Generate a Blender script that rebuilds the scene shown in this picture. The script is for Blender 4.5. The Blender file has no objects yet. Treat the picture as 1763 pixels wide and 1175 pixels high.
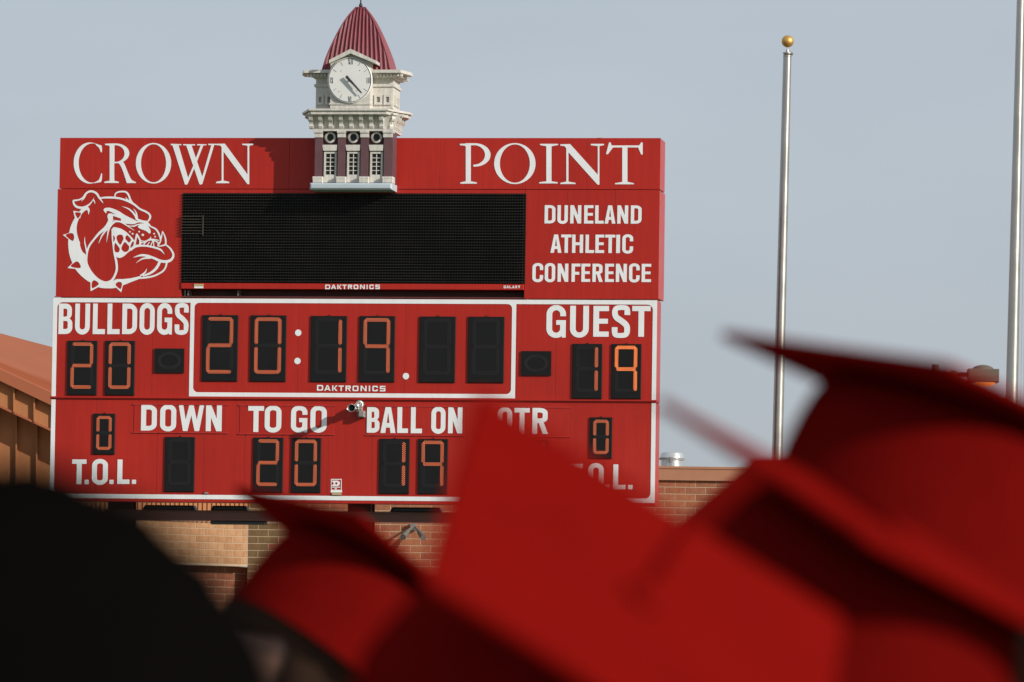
import bpy, bmesh, math, random
import numpy as np
from mathutils import Vector, Matrix
R = math.radians
random.seed(7)
scene = bpy.context.scene
COL = scene.collection

# ------------------------------------------------------------------ camera
F_PX, PW, PH = 11200.0, 1763.0, 1175.0
CAM_Z = 1.6
PITCH, ROLL = 0.06407628, 0.01440053
cp, sp = math.cos(PITCH), math.sin(PITCH)
c_f = Vector((0, cp, sp)); _u = Vector((0, -sp, cp)); _r = Vector((1, 0, 0))
cr, sr = math.cos(ROLL), math.sin(ROLL)
c_r = _r * cr + _u * sr
c_u = _u * cr - _r * sr
CAMP = Vector((0, 0, CAM_Z))
cam = bpy.data.cameras.new('camera'); camo = bpy.data.objects.new('camera', cam); COL.objects.link(camo)
m = Matrix((c_r, c_u, -c_f)).transposed().to_4x4(); m.translation = CAMP
camo.matrix_world = m
cam.sensor_width = 36.0; cam.lens = 36.0 * F_PX / PW
cam.clip_start = 0.3; cam.clip_end = 6000
cam.dof.use_dof = True; cam.dof.focus_distance = 82.0; cam.dof.aperture_fstop = 12.5
scene.camera = camo

# board frame
BETA, BX0, BW, BD = 0.14637885, -5.84359501, 7.74479821, 82.0
b_u = Vector((math.cos(BETA), -math.sin(BETA), 0)); b_n = Vector((-math.sin(BETA), -math.cos(BETA), 0))
B_O = Vector((BX0, BD + BW / 2 * math.sin(BETA), 0))
ZT, ZM, ZB, ZS, ZH = [CAM_Z + v for v in (5.76542291, 4.47575827, 3.21472524, 7.15600318, 7.80832684)]

# ------------------------------------------------------------------ light
sun_dir = (b_u * 1.8 + b_n * 1.0 + Vector((0, 0, 0.80))).normalized()
sl = bpy.data.lights.new('sun', 'SUN'); so = bpy.data.objects.new('sun', sl); COL.objects.link(so)
sl.energy = 4.2; sl.angle = R(0.55); sl.color = (1.0, 0.95, 0.87)
so.rotation_euler = sun_dir.to_track_quat('Z', 'Y').to_euler()
so.location = (20, -10, 40)
world = bpy.data.worlds.new('World'); scene.world = world; world.use_nodes = True
nt = world.node_tree; nt.nodes.clear()
wo = nt.nodes.new('ShaderNodeOutputWorld'); bg = nt.nodes.new('ShaderNodeBackground')
sky = nt.nodes.new('ShaderNodeTexSky'); sky.sky_type = 'NISHITA'; sky.sun_disc = False
sky.sun_elevation = math.asin(sun_dir.z); sky.sun_rotation = math.atan2(sun_dir.x, sun_dir.y)
sky.altitude = 200; sky.air_density = 1.0; sky.dust_density = 2.0; sky.ozone_density = 2.0
bg.inputs['Strength'].default_value = 0.10
veil = nt.nodes.new('ShaderNodeMix'); veil.data_type = 'RGBA'; veil.inputs[0].default_value = 0.80      # thin high haze over the whole sky
wtc = nt.nodes.new('ShaderNodeTexCoord'); wmp = nt.nodes.new('ShaderNodeMapping'); wmp.inputs['Scale'].default_value = (4, 4, 14); nt.links.new(wtc.outputs['Generated'], wmp.inputs[0])
wns = nt.nodes.new('ShaderNodeTexNoise'); wns.inputs['Scale'].default_value = 2.2; wns.inputs['Detail'].default_value = 4; nt.links.new(wmp.outputs[0], wns.inputs['Vector'])
wrp = nt.nodes.new('ShaderNodeValToRGB'); wrp.color_ramp.elements[0].position = .3; wrp.color_ramp.elements[1].position = .75
wrp.color_ramp.elements[0].color = (4.95, 5.48, 6.15, 1); wrp.color_ramp.elements[1].color = (5.65, 6.15, 6.85, 1); nt.links.new(wns.outputs['Fac'], wrp.inputs[0])
nt.links.new(sky.outputs[0], veil.inputs[6]); wsx = nt.nodes.new('ShaderNodeSeparateXYZ'); nt.links.new(wtc.outputs['Generated'], wsx.inputs[0])
wmr = nt.nodes.new('ShaderNodeMapRange'); wmr.inputs['From Min'].default_value = 0.0; wmr.inputs['From Max'].default_value = 0.10; wmr.inputs['To Min'].default_value = 0.78; wmr.inputs['To Max'].default_value = 1.0; nt.links.new(wsx.outputs['Z'], wmr.inputs['Value'])
wsc = nt.nodes.new('ShaderNodeVectorMath'); wsc.operation = 'SCALE'; nt.links.new(wrp.outputs[0], wsc.inputs[0]); nt.links.new(wmr.outputs[0], wsc.inputs['Scale']); nt.links.new(wsc.outputs[0], veil.inputs[7])
nt.links.new(veil.outputs[2], bg.inputs[0]); nt.links.new(bg.outputs[0], wo.inputs[0])
scene.view_settings.view_transform = 'Standard'; scene.view_settings.look = 'None'
scene.view_settings.exposure = 0.0; scene.view_settings.gamma = 1.0; scene.view_settings.use_curve_mapping = False

# ------------------------------------------------------------------ pixel helpers
def ray(px, py):
    return c_f + c_r * ((px - PW / 2) / F_PX) - c_u * ((py - PH / 2) / F_PX)
def at(px, py, Y):                       # point of the plane y = Y seen at a photo pixel
    d = ray(px, py); return CAMP + d * (Y / d.y)
def atd(px, py, d):                      # point at camera depth d
    return CAMP + ray(px, py) * d
def onz(px, Y, z):                       # point at x of pixel column (mid rows), distance Y, height z
    p = at(px, 600, Y); return Vector((p.x, Y, z))
_np = lambda v: np.array([v.x, v.y, v.z])
_cf, _cr, _cu, _cam, _bo, _bu, _bn = map(_np, (c_f, c_r, c_u, CAMP, B_O, b_u, b_n))
def BP(px, py, w=0.0):                   # arrays ok: board coordinates (u, v) on the plane w in front of the board
    px = np.asarray(px, float); py = np.asarray(py, float)
    d = _cf + np.multiply.outer((px - PW / 2) / F_PX, _cr) - np.multiply.outer((py - PH / 2) / F_PX, _cu)
    o = _bo + _bn * w
    t = ((o - _cam) @ _bn) / (d @ _bn)
    P = _cam + d * t[..., None] if d.ndim > 1 else _cam + d * t
    return (P - o) @ _bu, P[..., 2]
def bp(px, py, w=0.0):
    u, v = BP(px, py, w); return float(u), float(v)

# ------------------------------------------------------------------ materials
def mat(name, col, rough=0.5, metal=0.0, var=0.0, vscale=3.0, bump=0.0, bscale=20.0, spec=0.5, emit=None, estr=0.0, streak=0.0, sheen=0.0, coat=0.0):
    mt = bpy.data.materials.new(name); mt.use_nodes = True
    n = mt.node_tree.nodes; l = mt.node_tree.links; p = n['Principled BSDF']
    p.inputs['Base Color'].default_value = (*col, 1); p.inputs['Roughness'].default_value = rough
    p.inputs['Metallic'].default_value = metal; p.inputs['Specular IOR Level'].default_value = spec
    if sheen: p.inputs['Sheen Weight'].default_value = sheen
    if coat: p.inputs['Coat Weight'].default_value = coat
    tc = n.new('ShaderNodeTexCoord')
    if var or streak:
        ns = n.new('ShaderNodeTexNoise'); ns.inputs['Scale'].default_value = vscale; ns.inputs['Detail'].default_value = 6; ns.inputs['Roughness'].default_value = 0.6
        l.new(tc.outputs['Object'], ns.inputs['Vector'])
        mr = n.new('ShaderNodeMapRange'); mr.inputs['From Min'].default_value = 0.3; mr.inputs['From Max'].default_value = 0.7
        mr.inputs['To Min'].default_value = 1 - var; mr.inputs['To Max'].default_value = 1 + var
        l.new(ns.outputs['Fac'], mr.inputs['Value'])
        val = mr.outputs[0]
        if streak:
            mp = n.new('ShaderNodeMapping'); mp.inputs['Scale'].default_value = (14, 14, 0.7); l.new(tc.outputs['Object'], mp.inputs[0])
            n2 = n.new('ShaderNodeTexNoise'); n2.inputs['Scale'].default_value = 2.0; n2.inputs['Detail'].default_value = 5; l.new(mp.outputs[0], n2.inputs['Vector'])
            m2 = n.new('ShaderNodeMapRange'); m2.inputs['From Min'].default_value = 0.35; m2.inputs['From Max'].default_value = 0.7
            m2.inputs['To Min'].default_value = 1.0; m2.inputs['To Max'].default_value = 1 - streak
            l.new(n2.outputs['Fac'], m2.inputs['Value'])
            mm = n.new('ShaderNodeMath'); mm.operation = 'MULTIPLY'; l.new(val, mm.inputs[0]); l.new(m2.outputs[0], mm.inputs[1]); val = mm.outputs[0]
        vm = n.new('ShaderNodeVectorMath'); vm.operation = 'SCALE'; vm.inputs[0].default_value = col
        l.new(val, vm.inputs['Scale']); l.new(vm.outputs[0], p.inputs['Base Color'])
        m3 = n.new('ShaderNodeMapRange'); m3.inputs['To Min'].default_value = max(rough - .12, .05); m3.inputs['To Max'].default_value = min(rough + .12, 1)
        l.new(ns.outputs['Fac'], m3.inputs['Value']); l.new(m3.outputs[0], p.inputs['Roughness'])
    if bump:
        nb = n.new('ShaderNodeTexNoise'); nb.inputs['Scale'].default_value = bscale; nb.inputs['Detail'].default_value = 3
        l.new(tc.outputs['Object'], nb.inputs['Vector'])
        b = n.new('ShaderNodeBump'); b.inputs['Strength'].default_value = 1.0; b.inputs['Distance'].default_value = bump
        l.new(nb.outputs['Fac'], b.inputs['Height']); l.new(b.outputs[0], p.inputs['Normal'])
    if emit:
        p.inputs['Emission Color'].default_value = (*emit, 1); p.inputs['Emission Strength'].default_value = estr
    return mt
M = {}
M['red'] = mat('red_painted_sheet_metal', (0.41, 0.018, 0.010), 0.5, spec=.3, var=.08, vscale=.9, bump=.004, bscale=1.6, streak=.11)
M['red_side'] = mat('red_cabinet_side', (0.43, 0.025, 0.018), 0.35, var=.05)
M['darkred'] = mat('dark_red_steel', (0.10, 0.018, 0.014), 0.5, var=.15, vscale=4)
M['white'] = mat('white_vinyl', (0.79, 0.79, 0.795), 0.5, var=.03, vscale=4, streak=.05)
M['black'] = mat('black_digit_face', (0.008, 0.008, 0.0085), 0.6, spec=.2, var=.1, vscale=5)
M['louvre'] = mat('black_louvre_plastic', (0.025, 0.022, 0.019), 0.5, var=.35, vscale=3)
M['louvre_worn'] = mat('worn_louvre_plastic', (0.07, 0.06, 0.045), 0.6, var=.2, vscale=8)
M['dim_led'] = mat('unlit_led', (0.024, 0.024, 0.025), 0.6, spec=.3)
M['led'] = mat('lit_led', (0.4, 0.1, 0.03), 0.4, emit=(1.0, 0.23, 0.085), estr=1.1)
M['led_bright'] = mat('bright_lit_led', (0.4, 0.1, 0.03), 0.4, emit=(1.0, 0.24, 0.05), estr=3.0)
M['led_glow_base'] = mat('led_glow_base', (0.03, 0.012, 0.01), 0.6, emit=(1.0, 0.10, 0.04), estr=.10)  # halo of the lit dots, put on their backing as faint red emission
M['dark'] = mat('dark_gap', (0.02, 0.012, 0.012), 0.8)
M['stone'] = mat('cream_fibreglass', (0.64, 0.605, 0.545), 0.55, var=.09, vscale=6, bump=.001, streak=.22)
M['slab'] = mat('pale_grey_base', (0.44, 0.50, 0.55), 0.5, var=.05)
M['maroon'] = mat('maroon_fibreglass', (0.115, 0.052, 0.058), 0.55, var=.12, vscale=6)
M['maroon_dark'] = mat('dark_maroon_wall', (0.045, 0.014, 0.016), 0.6, var=.1)
M['dome'] = mat('red_corrugated_roofing', (0.21, 0.035, 0.048), 0.5, var=.12, vscale=8, streak=.15)
M['glass'] = mat('dark_window_glass', (0.012, 0.015, 0.014), 0.25, spec=.25)
M['clockface'] = mat('clock_face_white', (0.72, 0.71, 0.68), 0.5, var=.03, vscale=5)
M['ink'] = mat('dark_clock_marks', (0.035, 0.035, 0.045), 0.5)
M['greymark'] = mat('grey_clock_marks', (0.25, 0.25, 0.27), 0.5)
M['chrome'] = mat('weathered_horn_metal', (0.55, 0.54, 0.52), 0.28, metal=.9, var=.2, vscale=20)
M['greymetal'] = mat('grey_bracket', (0.24, 0.22, 0.21), 0.5, var=.15, vscale=15)
M['lampgrey'] = mat('dull_grey_lamp_paint', (0.13, 0.115, 0.10), 0.7, var=.1)
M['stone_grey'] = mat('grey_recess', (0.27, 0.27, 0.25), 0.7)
M['alu'] = mat('brushed_aluminium', (0.47, 0.445, 0.41), 0.34, metal=.9, var=.10, vscale=3)
M['gold'] = mat('gold_anodised_ball', (0.72, 0.40, 0.12), 0.5, metal=.8)
M['rope'] = mat('halyard_rope', (0.35, 0.35, 0.35), 0.8)
M['bronze'] = mat('bronze_lamp_paint', (0.11, 0.085, 0.06), 0.6, var=.1)
M['lamp_glow'] = mat('lit_amber_refractor', (0.5, 0.2, 0.05), 0.4, emit=(1.0, 0.26, 0.06), estr=1.3)
M['galv'] = mat('galvanised_steel', (0.66, 0.66, 0.64), 0.3, metal=.7, var=.12, vscale=8)
M['coping'] = mat('terracotta_coping_metal', (0.36, 0.155, 0.085), 0.5, var=.05, streak=.05)
M['roofmetal'] = mat('terracotta_roof_metal', (0.33, 0.106, 0.053), 0.7, spec=.08, var=.06, vscale=.8)
M['siding'] = mat('tan_wall_siding', (0.40, 0.165, 0.068), 0.7, spec=.15, var=.06, vscale=.9, streak=.08)
M['mortar'] = mat('pale_mortar', (0.46, 0.33, 0.22), 0.95, spec=.1, var=.1, vscale=9)
M['brick'] = [mat('brick_%s' % k, c, 0.95, spec=.1, var=.16, vscale=14, bump=.003, bscale=60, streak=.25) for k, c in
              (('red', (0.33, 0.115, 0.060)), ('brown', (0.29, 0.105, 0.058)), ('orange', (0.36, 0.135, 0.070)), ('dull', (0.31, 0.125, 0.070)), ('painted_shade', (0.17, 0.105, 0.050)))]  # last tone: shade beside the wall corner, painted into the brick colour
M['buffbrick'] = [mat('buff_brick_%s' % k, c, 0.95, spec=.1, var=.12, vscale=14, bump=.003, bscale=60, streak=.3) for k, c in
                  (('tan', (0.44, 0.235, 0.12)), ('sand', (0.47, 0.26, 0.135)), ('ochre', (0.40, 0.21, 0.105)))]
M['blacksteel'] = mat('black_painted_steel', (0.014, 0.014, 0.015), 0.5)
M['beam'] = mat('brown_red_steel_beam', (0.17, 0.058, 0.044), 0.5, var=.2, vscale=2)
M['cloth'] = mat('red_cap_cloth', (0.158, 0.0042, 0.003), 1.0, var=.06, vscale=20, spec=0)
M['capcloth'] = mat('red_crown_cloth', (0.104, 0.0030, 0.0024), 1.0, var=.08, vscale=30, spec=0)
M['gown'] = mat('red_gown_satin', (0.15, 0.005, 0.004), 0.5, var=.06, vscale=9)
M['tassel'] = mat('dark_red_tassel', (0.10, 0.002, 0.002), 1.0, spec=0)
M['hair_black'] = mat('black_hair', (0.0028, 0.0024, 0.0021), 1.0, spec=0, bump=.004, bscale=60)
M['hair_brown'] = mat('dark_brown_hair', (0.010, 0.007, 0.005), 1.0, spec=0, bump=.004, bscale=60)
M['hair_light'] = mat('mid_brown_hair', (0.035, 0.02, 0.014), 1.0, spec=0, bump=.004, bscale=60)
M['skin'] = mat('brown_skin', (0.20, 0.10, 0.065), 0.5, var=.05, vscale=15)
M['shirt'] = mat('black_knit_shirt', (0.012, 0.012, 0.013), 0.9, var=.1, vscale=30)
M['trousers'] = mat('dark_trousers', (0.02, 0.02, 0.025), 0.9)
M['grass'] = mat('mown_grass', (0.06, 0.10, 0.025), 0.9, var=.35, vscale=2.0, bump=.02, bscale=30)
M['concrete'] = mat('added_pale_concrete', (0.36, 0.34, 0.30), 0.9, var=.15, vscale=1.2, bump=.002, bscale=40)
M['roofdeck'] = mat('grey_roof_membrane', (0.25, 0.24, 0.23), 0.9, var=.15, vscale=1.0)
M['sticker_tan'] = mat('tan_connector', (0.45, 0.36, 0.18), 0.6)
M['eye'] = mat('eye_white', (0.6, 0.58, 0.55), 0.3)

# ------------------------------------------------------------------ mesh helpers
class MB:
    def __init__(s): s.v = []; s.f = []; s.mi = []
    def add(s, v, f, mi=0):
        o = len(s.v); s.v += [tuple(p) for p in v]; s.f += [tuple(i + o for i in q) for q in f]; s.mi += [mi] * len(f); return s
    def box(s, x0, x1, y0, y1, z0, z1, mi=0):
        v = [(x, y, z) for x in (x0, x1) for y in (y0, y1) for z in (z0, z1)]
        return s.add(v, [(0, 1, 3, 2), (4, 6, 7, 5), (0, 4, 5, 1), (2, 3, 7, 6), (0, 2, 6, 4), (1, 5, 7, 3)], mi)
    def bevbox(s, x0, x1, y0, y1, z0, z1, b=.01):       # box with chamfered front (y0 side) edges
        v = [(x0, y0 + b, z0), (x1, y0 + b, z0), (x1, y0 + b, z1), (x0, y0 + b, z1), (x0 + b, y0, z0 + b), (x1 - b, y0, z0 + b), (x1 - b, y0, z1 - b), (x0 + b, y0, z1 - b),
             (x0, y1, z0), (x1, y1, z0), (x1, y1, z1), (x0, y1, z1)]
        return s.add(v, [(4, 5, 6, 7), (0, 1, 5, 4), (1, 2, 6, 5), (2, 3, 7, 6), (3, 0, 4, 7), (0, 8, 9, 1), (1, 9, 10, 2), (2, 10, 11, 3), (3, 11, 8, 0), (11, 10, 9, 8)])
    def tube(s, p, q, r0, r1=None, n=16, caps=True):
        p = Vector(p); q = Vector(q); r1 = r0 if r1 is None else r1
        a = (q - p).normalized(); t = a.orthogonal().normalized(); b = a.cross(t)
        v = [];
        for c, r in ((p, r0), (q, r1)):
            for i in range(n):
                w = 2 * math.pi * i / n; v.append(c + (t * math.cos(w) + b * math.sin(w)) * r)
        f = [(i, (i + 1) % n, n + (i + 1) % n, n + i) for i in range(n)]
        if caps: f += [tuple(range(n - 1, -1, -1)), tuple(range(n, 2 * n))]
        return s.add(v, f)
    def loft(s, rings, cap0=True, cap1=True, closed=True):
        n = len(rings[0]); v = [p for r in rings for p in r]; f = []
        for k in range(len(rings) - 1):
            for i in range(n if closed else n - 1):
                j = (i + 1) % n; f.append((k * n + i, k * n + j, (k + 1) * n + j, (k + 1) * n + i))
        if cap0: f.append(tuple(range(n - 1, -1, -1)))
        if cap1: f.append(tuple(range((len(rings) - 1) * n, len(rings) * n)))
        return s.add(v, f)
    def lathe(s, prof, n=24, origin=(0, 0, 0), axis='z'):
        rings = []
        for r, h in prof:
            ring = []
            for i in range(n):
                w = 2 * math.pi * i / n; a, b = math.cos(w) * r, math.sin(w) * r
                p = (a, b, h) if axis == 'z' else (a, h, b)
                ring.append((p[0] + origin[0], p[1] + origin[1], p[2] + origin[2]))
            rings.append(ring)
        return s.loft(rings)
def mesh_from(name, v, f, mats, mi=None, smooth=False):
    me = bpy.data.meshes.new(name); me.from_pydata([tuple(p) for p in v], [], f)
    for mt in (mats if isinstance(mats, (list, tuple)) else [mats]): me.materials.append(mt)
    if mi is not None and any(mi): me.polygons.foreach_set('material_index', mi)
    if smooth: me.polygons.foreach_set('use_smooth', [True] * len(me.polygons))
    me.update(); return me
def fixn(me):
    bm = bmesh.new(); bm.from_mesh(me); bmesh.ops.recalc_face_normals(bm, faces=bm.faces); bm.to_mesh(me); bm.free()
def autosmooth(me, ang=35):
    bm = bmesh.new(); bm.from_mesh(me)
    for f in bm.faces: f.smooth = True
    for e in bm.edges:
        if len(e.link_faces) == 2: e.smooth = e.calc_face_angle(9) < R(ang)
    bm.to_mesh(me); bm.free()
def tag(o, label=None, cat=None, group=None, kind=None):
    if label: o['label'] = label
    if cat: o['category'] = cat
    if group: o['group'] = group
    if kind: o['kind'] = kind
    return o
class Thing:                                  # an Empty at the base of a thing; its parts take coordinates of the frame it is built in
    def __init__(s, name, label, cat, base, rot=0.0, group=None, frame=None):
        s.e = bpy.data.objects.new(name, None); COL.objects.link(s.e); s.e.empty_display_size = .2
        s.base = Vector(base)
        if frame is None: s.e.location = s.base; s.e.rotation_euler = (0, 0, rot)
        else: s.e.matrix_world = frame @ Matrix.Translation(s.base)
        tag(s.e, label, cat, group)
    def part(s, name, mb, mt, parent=None, smooth=False, ang=None, kind=None, label=None, flip=True):
        b = s.base
        if isinstance(mb, MB):
            v = [(p[0] - b.x, p[1] - b.y, p[2] - b.z) for p in mb.v]
            me = mesh_from(name, v, mb.f, mt, mb.mi, smooth)
            if flip: fixn(me)
        else: me = mb
        if ang: autosmooth(me, ang)
        o = bpy.data.objects.new(name, me); COL.objects.link(o); o.parent = parent or s.e
        if kind: o['kind'] = kind
        if label: o['label'] = label
        return o
BF = Matrix(((b_u.x, -b_n.x, 0, B_O.x), (b_u.y, -b_n.y, 0, B_O.y), (0, 0, 1, 0), (0, 0, 0, 1)))   # board frame: x along the board, y into it, z up

# ------------------------------------------------------------------ flat marks: signed fields -> contour meshes
def cat(pts, n=6, closed=False):
    P = [np.array(p, float) for p in pts]; out = []; N = len(P)
    for i in range(N if closed else N - 1):
        p0 = P[(i - 1) % N] if closed or i > 0 else P[0]; p1 = P[i]; p2 = P[(i + 1) % N]; p3 = P[(i + 2) % N] if closed or i + 2 < N else P[-1]
        for k in range(n):
            t = k / n
            out.append(.5 * ((2 * p1) + (-p0 + p2) * t + (2 * p0 - 5 * p1 + 4 * p2 - p3) * t * t + (-p0 + 3 * p1 - 3 * p2 + p3) * t ** 3))
    if not closed: out.append(P[-1])
    return np.array(out)
def stroke(pts, wid, n=6):
    w = list(wid) if hasattr(wid, '__len__') else [wid] * len(pts)
    q = cat([(*p, ww) for p, ww in zip(pts, w)], n)
    xy = q[:, :2]; t = np.gradient(xy, axis=0); t /= np.linalg.norm(t, axis=1)[:, None] + 1e-9
    nn = np.stack([-t[:, 1], t[:, 0]], 1) * (np.maximum(q[:, 2:3], .03 * max(w)) / 2)
    return np.concatenate([xy + nn, (xy - nn)[::-1]])
def ell(cx, cy, rx, ry, n=56):
    a = np.linspace(0, 2 * math.pi, n, endpoint=False); return np.stack([cx + rx * np.cos(a), cy + ry * np.sin(a)], 1)
def rr(x0, y0, x1, y1, rx=0, ry=0, c='1111', n=10):   # corners: bottom-left, bottom-right, top-right, top-left
    rx = min(rx, (x1 - x0) / 2 if c in ('1111', '1100', '0011') else (x1 - x0)); ry = min(ry, (y1 - y0) / 2)
    out = []
    for k, (cx, cy, sx, sy, a0) in enumerate(((x0, y0, 1, 1, 180), (x1, y0, -1, 1, 270), (x1, y1, -1, -1, 0), (x0, y1, 1, -1, 90))):
        if c[k] == '1' and rx > 0:
            for i in range(n + 1):
                a = R(a0 + 90 * i / n); out.append((cx + sx * rx + rx * math.cos(a), cy + sy * ry + ry * math.sin(a)))
        else: out.append((cx, cy))
    return np.array(out)
def psdf(poly, X, Y):
    d2 = np.full(X.shape, 1e18); ins = np.zeros(X.shape, bool); P = np.asarray(poly, float); Q = np.roll(P, -1, 0)
    for (ax, ay), (bx, by) in zip(P, Q):
        ex, ey = bx - ax, by - ay; L = ex * ex + ey * ey
        if L < 1e-18: continue
        wx, wy = X - ax, Y - ay; t = np.clip((wx * ex + wy * ey) / L, 0, 1)
        d2 = np.minimum(d2, (wx - ex * t) ** 2 + (wy - ey * t) ** 2)
        if ay != by:
            c = ((ay > Y) != (by > Y)) & (X < ex * (Y - ay) / (by - ay) + ax); ins ^= c
    return np.where(ins, 1, -1) * np.sqrt(d2)
def contour(ops, cell):
    allp = np.concatenate([np.asarray(p, float) for s, p in ops if s > 0])
    x0, y0 = allp.min(0) - 3 * cell; x1, y1 = allp.max(0) + 3 * cell
    xs = np.arange(x0, x1 + cell, cell); ys = np.arange(y0, y1 + cell, cell)
    Fd = np.full((len(ys), len(xs)), -3 * cell)
    for s, p in ops:
        p = np.asarray(p, float); a = p.min(0) - 3 * cell; b = p.max(0) + 3 * cell
        i0, i1 = np.searchsorted(xs, (a[0], b[0])); j0, j1 = np.searchsorted(ys, (a[1], b[1]))
        if i1 <= i0 or j1 <= j0: continue
        X, Y = np.meshgrid(xs[i0:i1], ys[j0:j1]); d = psdf(p, X, Y); sub = Fd[j0:j1, i0:i1]
        Fd[j0:j1, i0:i1] = np.maximum(sub, d) if s > 0 else np.minimum(sub, -d)
    Fd = np.where(np.abs(Fd) < 1e-4 * cell, 1e-4 * cell, Fd)
    V = []; idx = {}; faces = []
    def vert(key, x, y):
        k = idx.get(key)
        if k is None: k = idx[key] = len(V); V.append((x, y))
        return k
    ins = Fd > 0; H, W_ = Fd.shape
    full = ins[:-1, :-1] & ins[1:, :-1] & ins[:-1, 1:] & ins[1:, 1:]
    anyi = ins[:-1, :-1] | ins[1:, :-1] | ins[:-1, 1:] | ins[1:, 1:]
    for j in range(H - 1):
        row = full[j]; i = 0
        while i < W_ - 1:
            if row[i]:
                k = i
                while k < W_ - 1 and row[k]: k += 1
                faces.append((vert((0, i, j), xs[i], ys[j]), vert((0, k, j), xs[k], ys[j]), vert((0, k, j + 1), xs[k], ys[j + 1]), vert((0, i, j + 1), xs[i], ys[j + 1])))
                i = k
            else: i += 1
    for j, i in zip(*np.nonzero(anyi & ~full)):
        cs = [(i, j), (i + 1, j), (i + 1, j + 1), (i, j + 1)]; vals = [Fd[b, a] for a, b in cs]; poly = []
        for k in range(4):
            (a, b), (a2, b2) = cs[k], cs[(k + 1) % 4]; v0, v1 = vals[k], vals[(k + 1) % 4]
            if v0 > 0: poly.append(vert((0, a, b), xs[a], ys[b]))
            if (v0 > 0) != (v1 > 0):
                t = v0 / (v0 - v1); key = (1, min(a, a2), min(b, b2), a != a2)
                poly.append(vert(key, xs[a] + (xs[a2] - xs[a]) * t, ys[b] + (ys[b2] - ys[b]) * t))
        if len(poly) >= 3: faces.append(tuple(poly))
    return np.array(V), faces
def glyph(ch, w, h, s, t, k=.5, kv=.30):
    """letter polygons in a w x h box; s = stem width, t = bar height, k/kv = corner radii as fractions"""
    P = lambda *p: (1, np.array(p)); N_ = lambda *p: (-1, np.array(p)); B = lambda a, b, c, d: (1, rr(a, b, c, d)); X = lambda a, b, c, d: (-1, rr(a, b, c, d))
    rx, ry = k * w, kv * h; ix, iy = max(rx - s, .12 * w), max(ry - t, .08 * h); e = .3 * w
    if ch == 'I': return [B(0, 0, w, h)]
    if ch == '.': return [B(0, 0, w, h)]
    if ch == 'L': return [B(0, 0, s, h), B(0, 0, w, t)]
    if ch == 'E': return [B(0, 0, s, h), B(0, 0, w, t), B(0, h - t, w, h), B(0, .5 * h - t * .45, w * .94, .5 * h + t * .5)]
    if ch == 'F': return [B(0, 0, s, h), B(0, h - t, w, h), B(0, .47 * h - t * .5, w * .88, .47 * h + t * .5)]
    if ch == 'T': return [B(0, h - t, w, h), B((w - s) / 2, 0, (w + s) / 2, h)]
    if ch == 'H': return [B(0, 0, s, h), B(w - s, 0, w, h), B(0, (h - t) / 2, w, (h + t) / 2)]
    if ch == 'U': return [(1, rr(0, 0, w, h, rx, ry, '1100')), (-1, rr(s, t, w - s, h + e, ix, iy, '1100'))]
    if ch in 'OQCG':
        o = [(1, rr(0, 0, w, h, rx, ry)), (-1, rr(s, t, w - s, h - t, ix, iy))]
        if ch == 'Q': o += [P((.55 * w, .22 * h), (.72 * w, .30 * h), (1.02 * w, .03 * h), (.86 * w, -.05 * h))]
        if ch == 'C': o += [X(w * .52, .375 * h, w + e, .635 * h)]
        if ch == 'G': o += [X(w * .52, .30 * h, w + e, .66 * h), X(w * .82, -.05 * h, w + e, .2 * h), B(.5 * w, .54 * h - t * .9, w, .54 * h), B(w - s, 0.06 * h, w, .54 * h), B(w * .8, 0.01 * h, w, .3 * h)]
        return o
    if ch == 'D': return [(1, rr(0, 0, w, h, rx * 1.1, ry * 1.0, '0110')), (-1, rr(s, t, w - s, h - t, ix, iy, '0110'))]
    if ch == 'B': return [(1, rr(0, .47 * h, w * .95, h, rx * .9, ry * .75, '0110')), (1, rr(0, 0, w, .55 * h, rx, ry * .8, '0110')),
                          (-1, rr(s, .5 * h + t * .42, w * .95 - s, h - t, ix, iy * .5, '0110')), (-1, rr(s, t, w - s, .5 * h - t * .42, ix, iy * .5, '0110'))]
    if ch in 'RP':
        o = [(1, rr(0, .42 * h, w * .96, h, rx, ry * .75, '0110')), (-1, rr(s, .42 * h + t, w * .96 - s, h - t, ix, iy * .6, '0110')), B(0, 0, s, h)]
        if ch == 'R': o += [P((.36 * w, .5 * h), (.36 * w + s, .5 * h), (w, 0), (w - s * 1.08, 0))]
        return o
    if ch == 'A': return [P((0, 0), (w / 2 - s * .58, h), (w / 2 + s * .58, h), (w, 0), (w - s * 1.06, 0), (w / 2, h * .80), (s * 1.06, 0)), (1, rr(.26 * w, .21 * h, .74 * w, .21 * h + t))]
    if ch == 'V': return []
    if ch == 'N': return [B(0, 0, s, h), B(w - s, 0, w, h), P((0, h), (s * 1.05, h), (w, 0), (w - s * 1.05, 0))]
    if ch == 'W':
        a = s * .9; return [P((0, h), (a, h), (.27 * w + a / 2, 0), (.27 * w - a / 2, 0)), P((.27 * w - a / 2, 0), (.27 * w + a / 2, 0), (.5 * w + a / 2, h), (.5 * w - a / 2, h)),
                            P((.5 * w - a / 2, h), (.5 * w + a / 2, h), (.73 * w + a / 2, 0), (.73 * w - a / 2, 0)), P((.73 * w - a / 2, 0), (.73 * w + a / 2, 0), (w, h), (w - a, h))]
    if ch == 'K': return [B(0, 0, s, h), P((s, .42 * h), (w - s * 1.3, h), (w, h), (.45 * w + s * .3, .52 * h), (w, 0), (w - s * 1.4, 0), (s, .5 * h))]
    if ch == 'X': return [P((0, h), (s * 1.2, h), (w, 0), (w - s * 1.2, 0)), P((0, 0), (s * 1.2, 0), (w, h), (w - s * 1.2, h))]
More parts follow.
